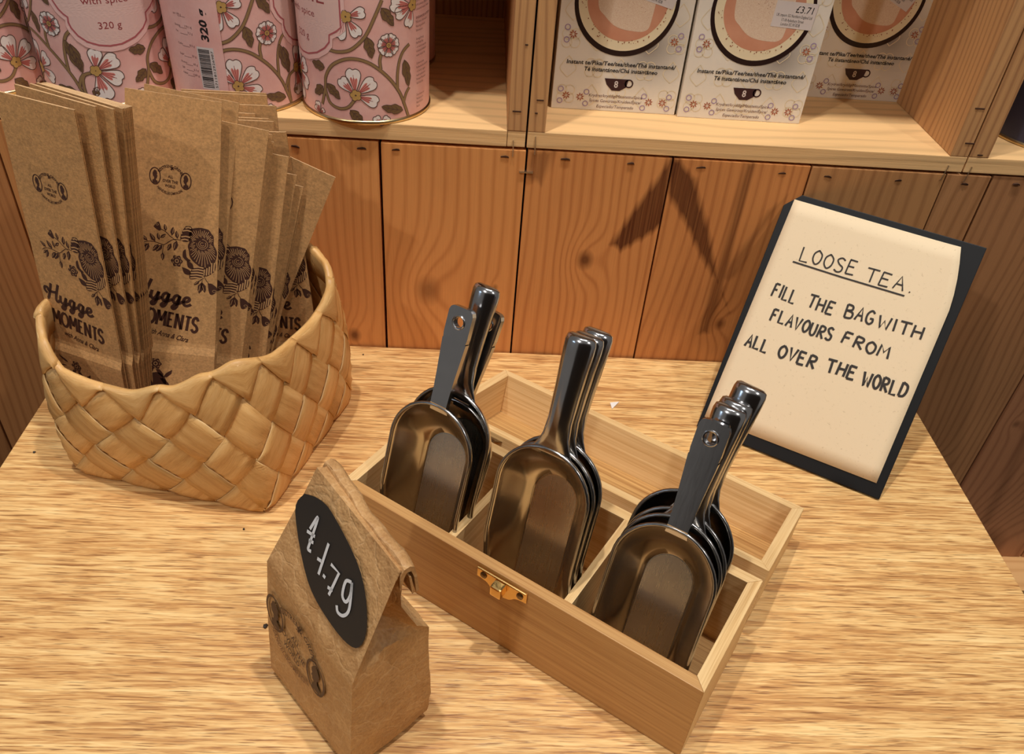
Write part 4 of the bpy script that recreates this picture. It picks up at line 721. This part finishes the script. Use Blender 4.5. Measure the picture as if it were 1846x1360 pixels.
# ---------------------------------------------------------------- bamboo box with hinged lid
BL, BWD, BHT, TH = 0.24, 0.0848, 0.0653, 0.0068
th = -0.5974; bu = Vector((cos(th), sin(th), 0)); bv = Vector((-sin(th), cos(th), 0)); bo = Vector((0.1566, -0.3592, 0))
FB = frame(bo, bu, bv, (0, 0, 1))
bx = thing('bamboo_box', 'long bamboo box with three compartments and open lid, holding the scoops', 'box', FB)
def prism(name, pts, z0, z1, mat, parent, M4=None, bevel=0.0005):
    n = len(pts); mb = MB(); mb.add([(p[0], p[1], z0) for p in pts]+[(p[0], p[1], z1) for p in pts], [tuple(range(n)), tuple(range(n, 2*n))]+[(i, (i+1) % n, n+(i+1) % n, n+i) for i in range(n)])
    return make(name, mb, mat, parent, bevel=bevel, M4=M4)
def tray(parent, L, W, H, T, zb, floor_t, front_mat, M4=None, names=('front_board', 'back_board', 'side_board', 'base_board')):
    e = 0.00008
    prism(names[0], [(-L+e, 0), (-e, 0), (-T-e, T), (-L+T+e, T)], zb, H, front_mat, parent, M4)
    prism(names[1], [(-L+T+e, W-T), (-T-e, W-T), (-e, W), (-L+e, W)], zb, H, M['bam_x'], parent, M4)
    prism(names[2], [(-T, T+e), (0, e), (0, W-e), (-T, W-T-e)], zb, H, M['bam_y'], parent, M4)
    prism(names[2], [(-L, e), (-L+T, T+e), (-L+T, W-T-e), (-L, W-e)], zb, H, M['bam_y'], parent, M4)
    return make(names[3], MB().box(-L+T+e, -T-e, T+e, W-T-e, zb, zb+floor_t), M['bam_floor'], parent, M4=M4)
# same bamboo all round; only the front board takes the darkened, shaded colour
tray(bx, BL, BWD, BHT, TH, 0.0004, 0.004, M['bam_front_shaded'])
for x in (-0.1608, -0.0828): make('divider', MB().box(x-0.0025, x+0.0025, 0.0040, BWD-0.0040, 0.0046, BHT-0.0004), M['bam_y'], bx, bevel=0.0004)
for x in (-BL/2,):
    pass
rimm = M['bam_x']
LT = -0.2265; LF = Matrix.Translation((0, BWD+0.0167, BHT-0.0091)) @ Matrix.Rotation(LT, 4, 'X')
LH = 0.0365
lid = make('lid', MB().box(-BL+0.007, -0.007, 0.007, BWD-0.007, -LH+0.0002, -LH+0.004), M['bam_floor'], bx, M4=LF)
I4 = Matrix.Identity(4)
prism('lid_front', [(-BL, 0), (0, 0), (-TH, TH), (-BL+TH, TH)], -LH, 0, M['bam_x'], lid, I4); prism('lid_back', [(-BL+TH, BWD-TH), (-TH, BWD-TH), (0, BWD), (-BL, BWD)], -LH, 0, M['bam_x'], lid, I4)
prism('lid_side', [(-TH, TH), (0, 0), (0, BWD), (-TH, BWD-TH)], -LH, 0, M['bam_y'], lid, I4); prism('lid_side', [(-BL, 0), (-BL+TH, TH), (-BL+TH, BWD-TH), (-BL, BWD)], -LH, 0, M['bam_y'], lid, I4)
make('hasp', MB().box(-0.128, -0.115, BWD+0.0002, BWD+0.0022, -0.010, -0.002).box(-0.126, -0.117, BWD+0.0016, BWD+0.0042, -0.0055, -0.0030), M['blackfoot'], lid, bevel=0.0003, M4=I4)
for hx_ in (-0.196, -0.045):   # hinges bridging box and lid
    mb = MB().box(hx_-0.009, hx_+0.009, BWD+0.0002, BWD+0.0011, BHT-0.013, BHT-0.0015); mb.tube([(hx_-0.009, BWD+0.0024, BHT-0.0022), (hx_+0.009, BWD+0.0024, BHT-0.0022)], 0.0018, 10); mb.add([(hx_-0.008, BWD+0.003, BHT-0.003), (hx_+0.008, BWD+0.003, BHT-0.003), (hx_+0.008, BWD+0.0162, BHT-0.014), (hx_-0.008, BWD+0.0162, BHT-0.014), (hx_-0.008, BWD+0.003, BHT-0.0022), (hx_+0.008, BWD+0.003, BHT-0.0022), (hx_+0.008, BWD+0.0162, BHT-0.0132), (hx_-0.008, BWD+0.0162, BHT-0.0132)], [(0, 1, 2, 3), (4, 5, 6, 7), (0, 1, 5, 4), (2, 3, 7, 6), (1, 2, 6, 5), (0, 3, 7, 4)])
    make('hinge', mb, M['screw'], bx)
# brass latch on the front
lc = -0.1205; zt = BHT-0.0022
pts = smooth_line([(-0.0165, 0), (0.0165, 0)], 2)+[(0.0165, -0.0085)]+smooth_line([(0.0135, -0.0088), (0.0095, -0.0100), (0.0055, -0.0138), (0, -0.0150), (-0.0055, -0.0138), (-0.0095, -0.0100), (-0.0135, -0.0088)], 4)+[(-0.0165, -0.0085)]
mb = MB(); n = len(pts); mb.add([(lc+p[0], -0.0002, zt+p[1]) for p in pts]+[(lc+p[0], -0.0011, zt+p[1]) for p in pts], [tuple(range(n)), tuple(range(n, 2*n))]+[(i, (i+1) % n, n+(i+1) % n, n+i) for i in range(n)])
latch = make('latch', mb, M['brass'], bx, bevel=0.0002)
make('latch_hook', MB().box(lc-0.0036, lc+0.0036, -0.0078, -0.0011, zt-0.0088, zt-0.0010), M['brass'], latch, bevel=0.0012)
make('latch_fold', MB().tube([(lc-0.0160, -0.0013, zt-0.0006), (lc+0.0160, -0.0013, zt-0.0006)], 0.0008, 8), M['brass'], latch)
for d in (-0.0122, 0.0122):
    mb = MB(); rows = [[(lc+d+r*cos(q*pi/8), y, zt-0.0052+r*sin(q*pi/8)) for q in range(16)] for r, y in ((0.0022, -0.0011), (0.0021, -0.0017), (0.0014, -0.0020), (0.0001, -0.0020))]
    mb.grid(rows, 0, True); sc = make('screw', mb, M['screw'], latch, smooth=True)

# ---------------------------------------------------------------- metal scoops
SL, SD, SR, FR = 0.108, 0.0205, 0.0272, 0.0140
def outline(r, n1=14, n2=22, z0=0.0, zc=SL-SR):
    p = [(-r, lerp(z0, zc, k/n1)) for k in range(n1)]
    p += [(-r*cos(pi*k/n2), zc+r*sin(pi*k/n2)) for k in range(n2+1)]; return p+[(r, lerp(zc, z0, (k+1)/n1)) for k in range(n1)]
RO, FO = outline(SR), outline(FR, zc=SL-0.0238-FR)
def rim_y(z): return -lerp(0.005, SD, min(1, max(0, z/0.045))**0.8)
def scoop_bowl():
    mb = MB(); rows = []; N = 9
    for k in range(N+1):
        f = k/N; row = []
        for (rx, rz), (fx, fz) in zip(RO, FO):
            yr = rim_y(rz); g = f**1.25; h = 1-(1-f)**1.35
            row.append((lerp(rx, fx, g), lerp(yr, 0, h), lerp(rz, fz, g)))
        rows.append(row)
    rows.append([(x*0.955, 0.0010, z-0.0006*(1 if z > 0.02 else 0)) for x, z in FO]); rows.append([(x*0.93, 0.0010, z-0.0012*(1 if z > 0.02 else 0)) for x, z in FO])
    mb.grid(rows, 0); n = len(FO); b = len(mb.v)-n
    for i in range(n//2): 
        a, c = b+i, b+n-1-i
        if i+1 < n-2-i: mb.f.append((a, a+1, c-1, c)); mb.m.append(1)
        else: mb.f.append((a, a+1, c)); mb.m.append(1)
    o = make('bowl', mb, [M['steel'], M['steel_floor']], None, smooth=True, autosmooth=38); return o.data, o
def handle_flat():
    L = 0.0600; mb = MB(); tk = 0.0036; hw = lambda t: lerp(0.0052, 0.0080, t); hz = L-0.0085; hr = 0.0030
    out = []                    # outer boundary of the end with the hole, seen from the hole
    for q in range(32):
        a = 2*pi*q/32; dx, dz = cos(a), sin(a); w_ = 0.0078; top = L-hz; bot = 0.011
        t = min([w_/abs(dx)] if abs(dx) > 1e-6 else [9])
        t = min(t, (top/dz if dz > 1e-6 else 9), (bot/-dz if dz < -1e-6 else 9)); x, z = dx*t, dz*t
        if z > top-0.0035 and abs(x) > w_-0.0035:
            cx_, cz_ = math.copysign(w_-0.0035, x), top-0.0035; d = sqrt((x-cx_)**2+(z-cz_)**2); x, z = cx_+(x-cx_)*0.0035/max(d, 0.0035), cz_+(z-cz_)*0.0035/max(d, 0.0035)
        out.append((x, hz+z))
    hole = [(hr*cos(2*pi*q/32), hz+hr*sin(2*pi*q/32)) for q in range(32)]; n = 32
    V = [(x, -tk, z) for x, z in out]+[(x, -tk, z) for x, z in hole]+[(x, 0, z) for x, z in out]+[(x, 0, z) for x, z in hole]; Fc = []
    for i in range(n):
        j = (i+1) % n; Fc += [(i, j, n+j, n+i), (2*n+i, 2*n+j, 3*n+j, 3*n+i), (n+i, n+j, 3*n+j, 3*n+i)]
        if not (abs(out[i][1]-(hz-0.011)) < 1e-6 and abs(out[j][1]-(hz-0.011)) < 1e-6): Fc.append((i, j, 2*n+j, 2*n+i))
    mb.add(V, Fc)
    zj = hz-0.011; rows = []
    for z, w_ in ((zj, 0.0078), (zj*0.75, 0.0070), (zj*0.5, 0.0062), (zj*0.25, 0.0056), (0.002, 0.0054), (-0.003, 0.0060)):
        y0 = -tk if z > 0.001 else -0.0012; rows.append([(-w_, y0, z), (w_, y0, z), (w_, 0, z), (-w_, 0, z)])
    mb.grid(rows, 0, True); mb.tube([(0.0036*cos(q*pi/12), -tk-0.0001, hz+0.0036*sin(q*pi/12)) for q in range(25)], 0.0006, 8, cap=False); return mb
def handle_round():
    mb = MB(); rows = []; n = 24
    for z, w_, d in ((-0.0035, 0.0135, 0.0010), (0.0, 0.0112, 0.0020), (0.004, 0.0092, 0.0036), (0.009, 0.0078, 0.0052), (0.018, 0.0070, 0.0066), (0.032, 0.0074, 0.0070), (0.046, 0.0080, 0.0074), (0.056, 0.0085, 0.0077), (0.0615, 0.0085, 0.0077), (0.0640, 0.0079, 0.0071), (0.0650, 0.0062, 0.0056), (0.0652, 0.002, 0.002)):
        row = []
        for q in range(n):
            a = 2*pi*q/n; c_, s_ = cos(a), sin(a); x = w_*c_; y = 0.8*d*s_; row.append((x, (y if y < 0 else y*0.25)-0.001, z))
        rows.append(row)
    mb.grid(rows, 0, True); B = len(mb.v); mb.f.append(tuple(range(B-n, B))); mb.m.append(0); mb.f.append(tuple(range(n))); mb.m.append(0); return mb
bowl_me, bo_ = scoop_bowl(); bpy.data.objects.remove(bo_)
rimb = MB(); rp = [(x*1.012, rim_y(z)-0.0002, z if z < 0.1 else z*1.002) for x, z in RO]; rimb.tube(rp, 0.0011, 8); o = make('rim', rimb, M['steel_rim'], smooth=True); rim_me = o.data; bpy.data.objects.remove(o)
o = make('h', handle_flat(), M['steel_handle']); hf_me = o.data; bpy.data.objects.remove(o)
o = make('h', handle_round(), M['steel_handle'], smooth=True); hr_me = o.data; bpy.data.objects.remove(o)
def scoop(label, kind, uc, phi, atop, dn, dz=0.0, roll=0.0, hlen=1.0, tilt=0.05, du=0.0, hx=1.0):
    Z = cos(phi)*Vector((0, 0, 1))+sin(phi)*bv; Y = cos(phi)*bv-sin(phi)*Vector((0, 0, 1)); X = bu
    X2 = cos(roll)*X-sin(roll)*Z; Z2 = cos(roll)*Z+sin(roll)*X
    top = bo+0.0080*bv+BHT*Vector((0, 0, 1))+(uc+du)*bu+(atop+dz)*Z+Y*dn
    org = top-SL*Z2+SD*Y
    t = thing('scoop', label, 'scoop', frame(org, X2, Y, Z2), 'metal scoops in the bamboo box')
    b = make('bowl', None, None, t, mesh=bowl_me); md = b.modifiers.new('thick', 'SOLIDIFY'); md.thickness = 0.0010; md.offset = 1
    make('rim', None, None, t, mesh=rim_me)
    HM = Matrix.Translation((0, -SD+0.0022, SL-0.0008)) @ Matrix.Rotation(-tilt, 4, 'X') @ Matrix.Diagonal((hx, 1, hlen, 1))
    make('handle', None, None, t, mesh=hf_me if kind == 'flat' else hr_me, M4=HM)
    return t
SC = [
 ('scoop with flat pierced handle at the front of the left compartment', 'flat', -0.1900, 0.34, 0.0700, 0.0, 0, -0.02),
 ('scoop with rounded handle behind the front one in the left compartment', 'round', -0.1875, 0.34, 0.0710, 0.0130, 0.006, 0.0),
 ('scoop at the back of the left compartment, its handle edge on', 'flat', -0.1870, 0.34, 0.0710, 0.0200, -0.003, 0.05),
 ('scoop with rounded handle at the front of the middle compartment', 'round', -0.1165, 0.30, 0.0785, 0.0, 0, -0.04),
 ('scoop second in the nest of the middle compartment', 'round', -0.1163, 0.30, 0.0785, 0.0080, -0.001, -0.03),
 ('scoop at the back of the middle compartment', 'round', -0.1160, 0.30, 0.0785, 0.0160, 0.000, -0.02),
 ('scoop with flat pierced handle at the front of the right compartment', 'flat', -0.0425, 0.38, 0.0670, 0.0, 0, -0.03),
 ('scoop second in the nest of the right compartment, rounded handle', 'round', -0.0422, 0.38, 0.0680, 0.0090, 0.001, 0.0),
 ('scoop third in the nest of the right compartment', 'round', -0.0420, 0.38, 0.0680, 0.0150, 0.003, 0.01),
 ('scoop at the back of the right compartment, the highest handle there', 'round', -0.0418, 0.38, 0.0680, 0.0215, 0.011, 0.05),
]
for s_ in SC: scoop(*s_)

# ---------------------------------------------------------------- filled kraft bag with chalk price
f0 = Vector((-0.0725, -0.3147, 0)); e1 = Vector((0.6693, -0.743, 0)); e2 = Vector((0.743, 0.6693, 0))
FW, FD = 0.0778, 0.0515
FF = frame(f0, e1, e2, (0, 0, 1))
fb = thing('filled_paper_bag', 'filled kraft paper bag with a black oval price sticker', 'paper bag', FF)
# corners of the section at each height: front-left, front-right, right-mid, back-right, back-left, left-mid (s, e, z)
LV = [
 [(0.002, 0.002, 0.0006), (0.0760, 0.002, 0.0006), (0.0770, 0.026, 0.0006), (0.0755, 0.0500, 0.0006), (0.003, 0.0500, 0.0006), (0.001, 0.026, 0.0006)],
 [(0.000, 0.0005, 0.006), (0.0780, 0.0005, 0.006), (0.0790, 0.026, 0.006), (0.0780, 0.0515, 0.006), (0.001, 0.0515, 0.006), (-0.001, 0.026, 0.006)],
 [(0.000, 0.0037, 0.045), (0.0785, 0.0034, 0.041), (0.0795, 0.026, 0.042), (0.0790, 0.0525, 0.043), (0.001, 0.0525, 0.045), (-0.001, 0.026, 0.045)],
 [(0.0010, 0.0090, 0.095), (0.0790, 0.0062, 0.082), (0.0745, 0.028, 0.0860), (0.0785, 0.0515, 0.0850), (0.002, 0.0520, 0.092), (0.003, 0.028, 0.094)],
 [(0.0035, 0.0190, 0.1130), (0.0800, 0.0124, 0.0985), (0.0600, 0.029, 0.0990), (0.0790, 0.0440, 0.0935), (0.005, 0.0455, 0.102), (0.017, 0.030, 0.106)],
 [(0.0085, 0.0304, 0.1370), (0.0805, 0.0252, 0.1260), (0.0660, 0.0300, 0.1200), (0.0800, 0.0345, 0.1180), (0.010, 0.0400, 0.126), (0.022, 0.035, 0.130)],
 [(0.0110, 0.0374, 0.1520), (0.0805, 0.0341, 0.1450), (0.0795, 0.0345, 0.1450), (0.0805, 0.0352, 0.1440), (0.0115, 0.0420, 0.151), (0.0130, 0.0408, 0.1515)],
]
def dense(L6, k=8):
    out = []
    for i in range(6):
        a, b = Vector(L6[i]), Vector(L6[(i+1) % 6]); n = k*2 if i in (0, 3) else k
        out += [a.lerp(b, q/n) for q in range(n)]
    return out
mb = MB(); rows = []; segs = [2, 6, 8, 4, 5, 4]
for li in range(len(LV)-1):
    A_, B_ = dense(LV[li]), dense(LV[li+1])
    for q in range(segs[li]): rows.append([a.lerp(b, q/segs[li]) for a, b in zip(A_, B_)])
rows.append(dense(LV[-1]))
def crumple(p, amp=0.0019):
    q = Vector(p); r = abs(noise.noise(q*55))-0.25+0.5*abs(noise.noise(q*120+Vector((3, 1, 7))))
    return r*amp
cc = Vector((0.039, 0.026, 0))
for r_ in rows:
    for i, p in enumerate(r_):
        d = (p-cc); d.z = 0; k = min(1, p.z/0.01); flat = 0.10 if i < 17 else 1.0
        if p.z > 0.005: r_[i] = p+d.normalized()*crumple(p)*k*flat
mb.grid(rows, 0, True); n_ = len(rows[0]); mb.f.append(tuple(range(n_))); mb.m.append(0); B = len(mb.v); mb.f.append(tuple(range(B-n_, B))); mb.m.append(0)
make('bag_body', mb, M['kraft_bag'], fb, smooth=True, autosmooth=34)
# rolled-over top hanging down behind the ridge
mb = MB(); prof = [(-0.0015, -0.010), (-0.0012, 0.0), (0.0008, 0.0030), (0.0040, 0.0032), (0.0064, 0.0010), (0.0078, -0.006), (0.0088, -0.0175), (0.0072, -0.0178), (0.0062, -0.006), (0.0046, -0.0006), (0.0022, 0.0002), (0.0008, -0.002)]
rows = []
for q in range(15):
    t = q/14; c0 = Vector((0.0105, 0.0415, 0.1495)).lerp(Vector((0.0818, 0.0348, 0.1425)), t); wv = 0.0006*sin(9*t)+0.0004*sin(23*t)
    rows.append([c0+Vector((0, y+wv, z+0.5*wv)) for y, z in prof])
mb.grid(rows, 0, True); n_ = len(prof); B = len(mb.v); mb.f += [tuple(range(n_)), tuple(range(B-n_, B))]; mb.m += [0, 0]
ft = make('folded_top', mb, M['kraft_bag'], fb, smooth=True, autosmooth=50)
mb = MB(); rows = []
for q in range(2):
    c0 = Vector((0.0105, 0.0415, 0.1495)).lerp(Vector((0.0822, 0.0348, 0.1425)), q); rows.append([c0+Vector((0, y, z)) for y, z in ((0.0030, -0.003), (0.0042, -0.004), (0.0060, -0.0165), (0.0046, -0.0165))])
mb.grid(rows, 0, True); mb.f += [(0, 1, 2, 3), (4, 5, 6, 7)]; mb.m += [0, 0]; make('inner_fold', mb, M['kraft_bag'], fb)
# prints on the two front planes
def plane_map(ea, za, eb, zb, lift):
    up = Vector((0, eb-ea, zb-za)).normalized(); nn = Vector((1, 0, 0)).cross(up).normalized()
    if nn.y > 0: nn = -nn
    return lambda x, y, h: Vector((x, ea, za))+up*y+nn*(lift+h*0.00008)
lo = plane_map(0, 0, 0.0075, 0.09, 0.0009); hi = plane_map(0.0075, 0.088, 0.036, 0.149, 0.0012)
PB = ART['fbag']; ea = Art(); eb_ = mml(PB['emb'])
emblem(ea, ((eb_[0][0]+eb_[1][0])/2+0.0, (eb_[0][1]+eb_[1][1])/2+0.001), eb_[0], eb_[1], (eb_[3][0]-0.003, eb_[3][1]-0.004), 0.0280, k=0)
ea.build('printed_emblem', [M['ink'], M['kraft_line'], M['ink_pale']], lo, fb)
sk = Art(); st = mml(PB['sticker']); sk.poly(smooth_line(st+[st[0]], 5), 0, 0); o = sk.build('price_sticker', [M['sticker']], hi, fb)
md = o.modifiers.new('thick', 'SOLIDIFY'); md.thickness = 0.0002; md.offset = 1
pr = Art()
for q in PB['price']: pr.line(mml(q), 0.0017, 0, 4, smooth=5 if len(q) > 3 else 0)
pr.build('chalk_price', [M['chalk']], lambda x, y, h: hi(x, y, h+4), o)

# ---------------------------------------------------------------- slanted menu board with handwritten note
so = Vector((0.2163, -0.0907, 0)); sth, lean, SW, SH = -0.5388, 0.6002, 0.1433, 0.1976
su = Vector((cos(sth), sin(sth), 0)); sv = Vector((-sin(sth), cos(sth), 0)); sl = cos(lean)*Vector((0, 0, 1))+sin(lean)*sv; sn = su.cross(sl)
bd = thing('menu_board', 'black menu board leaning back with a handwritten cream loose tea note', 'sign', frame(so, su, sl, sn))
make('backing_board', MB().box(0, SW, 0.0022, SH, -0.0042, 0), M['black'], bd, bevel=0.0006)
mb = MB(); zb = sin(lean)
mb.add([(0.002, 0.003, -0.0045), (SW-0.002, 0.003, -0.0045), (SW-0.002, 0.016, -0.0045), (0.002, 0.016, -0.0045)]+[(x, y-0.022*cos(lean-0.6)*0+0.0, z) for x, y, z in ((0.002, 0.003+0.0, -0.0046), (SW-0.002, 0.003, -0.0046), (SW-0.002, 0.0175, -0.0200), (0.002, 0.0175, -0.0200))], [(0, 1, 2, 3), (4, 5, 6, 7), (0, 1, 5, 4), (1, 2, 6, 5), (2, 3, 7, 6), (3, 0, 4, 7)])
make('foot_bar', mb, M['black'], bd)
# easel leg from the board's back to the table
mb = MB(); P0 = Vector((SW/2, 0.135, -0.0045)); wp = so+su*P0.x+sl*P0.y+sn*P0.z; foot = Vector((wp.x, wp.y, 0.0012))+sv*0.030
inv = frame(so, su, sl, sn).inverted(); P1 = inv @ foot
mb.add([P0+Vector((d, e, 0)) for d in (-0.012, 0.012) for e in (0, 0.004)]+[P1+Vector((d, e, 0)) for d in (-0.016, 0.016) for e in (0, 0.004)], [(0, 1, 3, 2), (4, 5, 7, 6), (0, 1, 5, 4), (2, 3, 7, 6), (0, 2, 6, 4), (1, 3, 7, 5)])
make('easel_leg', mb, M['black'], bd)
def note_z(x, y): # the sheet's right side curls up a little
    k = max(0, (x-0.108)/0.03); return 0.0006+0.0042*k*k*max(0, (y-0.05)/0.14)+0.0003*sin(40*y)
mb = MB(); rows = []
for i in range(17):
    fy = i/16; y = lerp(0.0128, 0.1928, fy); xl = lerp(0.0032, 0.0062, fy); xr = lerp(0.1372, 0.1362, fy) if y < 0.148 else lerp(0.1362, 0.1272, ((y-0.148)/0.045)**1.6)
    rows.append([(lerp(xl, xr, j/20), y+(-0.0012*(1-j/20) if i == 0 else 0), note_z(lerp(xl, xr, j/20), y)) for j in range(21)])
mb.grid(rows); nt_ = make('note_sheet', mb, M['cream'], bd, smooth=True)
md = nt_.modifiers.new('thick', 'SOLIDIFY'); md.thickness = 0.00025; md.offset = 1
HF = {'L': [[(0, 1), (0.02, 0), (.5, .02)]], 'O': [[(.28, 1), (.05, .72), (.05, .28), (.28, 0), (.5, .25), (.52, .72), (.26, 1.0)]], 'S': [[(.5, .88), (.28, 1), (.06, .82), (.2, .56), (.46, .38), (.42, .08), (.2, 0), (.0, .12)]],
 'E': [[(.02, 1), (0, 0)], [(0, 1), (.46, .98)], [(0, .54), (.38, .54)], [(0, 0), (.48, .03)]], 'T': [[(-.04, .98), (.6, 1)], [(.28, 1), (.27, 0)]], 'A': [[(0, 0), (.28, 1), (.52, 0)], [(.1, .38), (.46, .38)]], 'F': [[(.03, 1), (0, 0)], [(.03, 1), (.46, .99)], [(.02, .54), (.36, .55)]],
 'I': [[(.06, 1), (.05, 0)]], 'B': [[(.03, 1), (0, 0)], [(.03, 1), (.4, .95), (.42, .66), (.04, .54)], [(.04, .54), (.5, .46), (.46, .06), (0, 0)]], 'G': [[(.5, .84), (.28, 1), (.04, .7), (.06, .2), (.3, 0), (.5, .16), (.5, .42)], [(.28, .42), (.54, .42)]],
 'W': [[(0, 1), (.14, 0), (.32, .66), (.5, 0), (.66, 1)]], 'H': [[(.02, 1), (0, 0)], [(.5, 1), (.5, 0)], [(.0, .5), (.5, .52)]], 'V': [[(0, 1), (.26, 0), (.52, 1)]], 'U': [[(.02, 1), (.03, .25), (.24, 0), (.46, .22), (.48, 1)]],
 'R': [[(.03, 1), (0, 0)], [(.03, 1), (.42, .92), (.4, .6), (.04, .5)], [(.12, .5), (.5, 0)]], 'M': [[(0, 0), (.08, 1), (.32, .42), (.56, 1), (.64, 0)]], 'D': [[(.03, 1), (0, 0)], [(.03, 1), (.44, .82), (.5, .38), (.34, .06), (0, 0)]], '.': [[(.1, .05), (.16, .0)]]}
def handwrite(name, words, wd):
    a = Art(); rg = random.Random(11)
    for txt, x0, y0, x1, y1, h in words:
        widths = [(.66 if c in 'WM' else .14 if c in 'I.' else .54) for c in txt]; gap = 0.20; tot = sum(widths)+gap*(len(txt)-1); k = sqrt((x1-x0)**2+(y1-y0)**2)/tot; an = atan2(y1-y0, x1-x0); cu_ = 0
        for c, w_ in zip(txt, widths):
            jy = rg.uniform(-0.06, 0.06)*h; sk_ = rg.uniform(-0.04, 0.06)
            for stt in HF[c]:
                pts = [((cu_+p[0])*k+sk_*p[1]*h, p[1]*h+jy) for p in stt]; a.line([(x0+p[0]*cos(an)-p[1]*sin(an), y0+p[0]*sin(an)+p[1]*cos(an)) for p in pts], wd, 0, 1, smooth=5 if len(stt) > 3 and c in 'OSGUBDR' else 0)
            cu_ += w_+gap
    return a.build(name, [M['marker']], lambda x, y, h: (x, y, note_z(x, y)+0.0004), nt_)
o = handwrite('written_line', [('LOOSE', 0.0262, 0.1500, 0.0672, 0.1512, 0.0108), ('TEA.', 0.0755, 0.1508, 0.1075, 0.1512, 0.0100)], 0.0011)
ua = Art(); ua.line([(0.0222, 0.1478), (0.06, 0.1477), (0.1052, 0.1484)], 0.0012, 0, 1); ua.build('underline', [M['marker']], lambda x, y, h: (x, y, note_z(x, y)+0.0004), nt_)
handwrite('written_line', [('FILL', 0.0166, 0.1182, 0.0345, 0.1180, 0.0102), ('THE', 0.0440, 0.1188, 0.0635, 0.1190, 0.0098), ('BAG', 0.0720, 0.1200, 0.0920, 0.1210, 0.0100), ('WITH', 0.0960, 0.1212, 0.1268, 0.1226, 0.0092)], 0.0015)
handwrite('written_line', [('FLAVOURS', 0.0225, 0.1000, 0.0695, 0.1000, 0.0095), ('FROM', 0.0770, 0.1012, 0.1112, 0.1012, 0.0088)], 0.0016)
handwrite('written_line', [('ALL', 0.0118, 0.0752, 0.0290, 0.0752, 0.0098), ('OVER', 0.0375, 0.0760, 0.0660, 0.0765, 0.0098), ('THE', 0.0745, 0.0770, 0.0955, 0.0780, 0.0100), ('WORLD', 0.1015, 0.0772, 0.1320, 0.0790, 0.0105)], 0.0018)

# ---------------------------------------------------------------- scraps on the table
mb = MB(); mb.add([(0, 0, 0.0002), (0.0075, 0.0012, 0.0002), (0.0008, -0.0075, 0.0002), (0, 0, 0.0009), (0.0075, 0.0012, 0.0012), (0.0008, -0.0075, 0.0007)], [(0, 1, 2), (3, 4, 5), (0, 1, 4, 3), (1, 2, 5, 4), (2, 0, 3, 5)])
tag(make('paper_scrap', mb, plain('scrap_white', srgb(236, 232, 226), 0.6), M4=Matrix.Translation((0.1500, -0.0640, 0))), 'small white triangular paper scrap on the table behind the box', 'scrap')
def crumb(label, x, y, r):
    bm = bmesh.new(); bmesh.ops.create_icosphere(bm, subdivisions=1, radius=r)
    for v in bm.verts: v.co *= random.uniform(0.6, 1.25)
    for v in bm.verts: v.co.z = v.co.z*0.6+r*0.42
    me = bpy.data.meshes.new('tea_crumb'); bm.to_mesh(me); bm.free(); me.materials.append(M['marker']); z = min(v.co.z for v in me.vertices)
    o = bpy.data.objects.new('tea_crumb', me); COL.objects.link(o); o.location = (x, y, -z+0.00005); tag(o, label, 'crumb', 'dark tea crumbs on the table')
crumb('tea crumb on the bare table left of the basket', -0.2761, -0.1447, 0.0012)
crumb('tea crumb beside the left edge of the filled bag', -0.0824, -0.2840, 0.0018)
crumb('tea crumb on the table below the basket front corner', -0.1126, -0.2092, 0.0010)
crumb('tea crumb between basket and back wall, on bare oak', -0.0574, -0.0133, 0.0010)
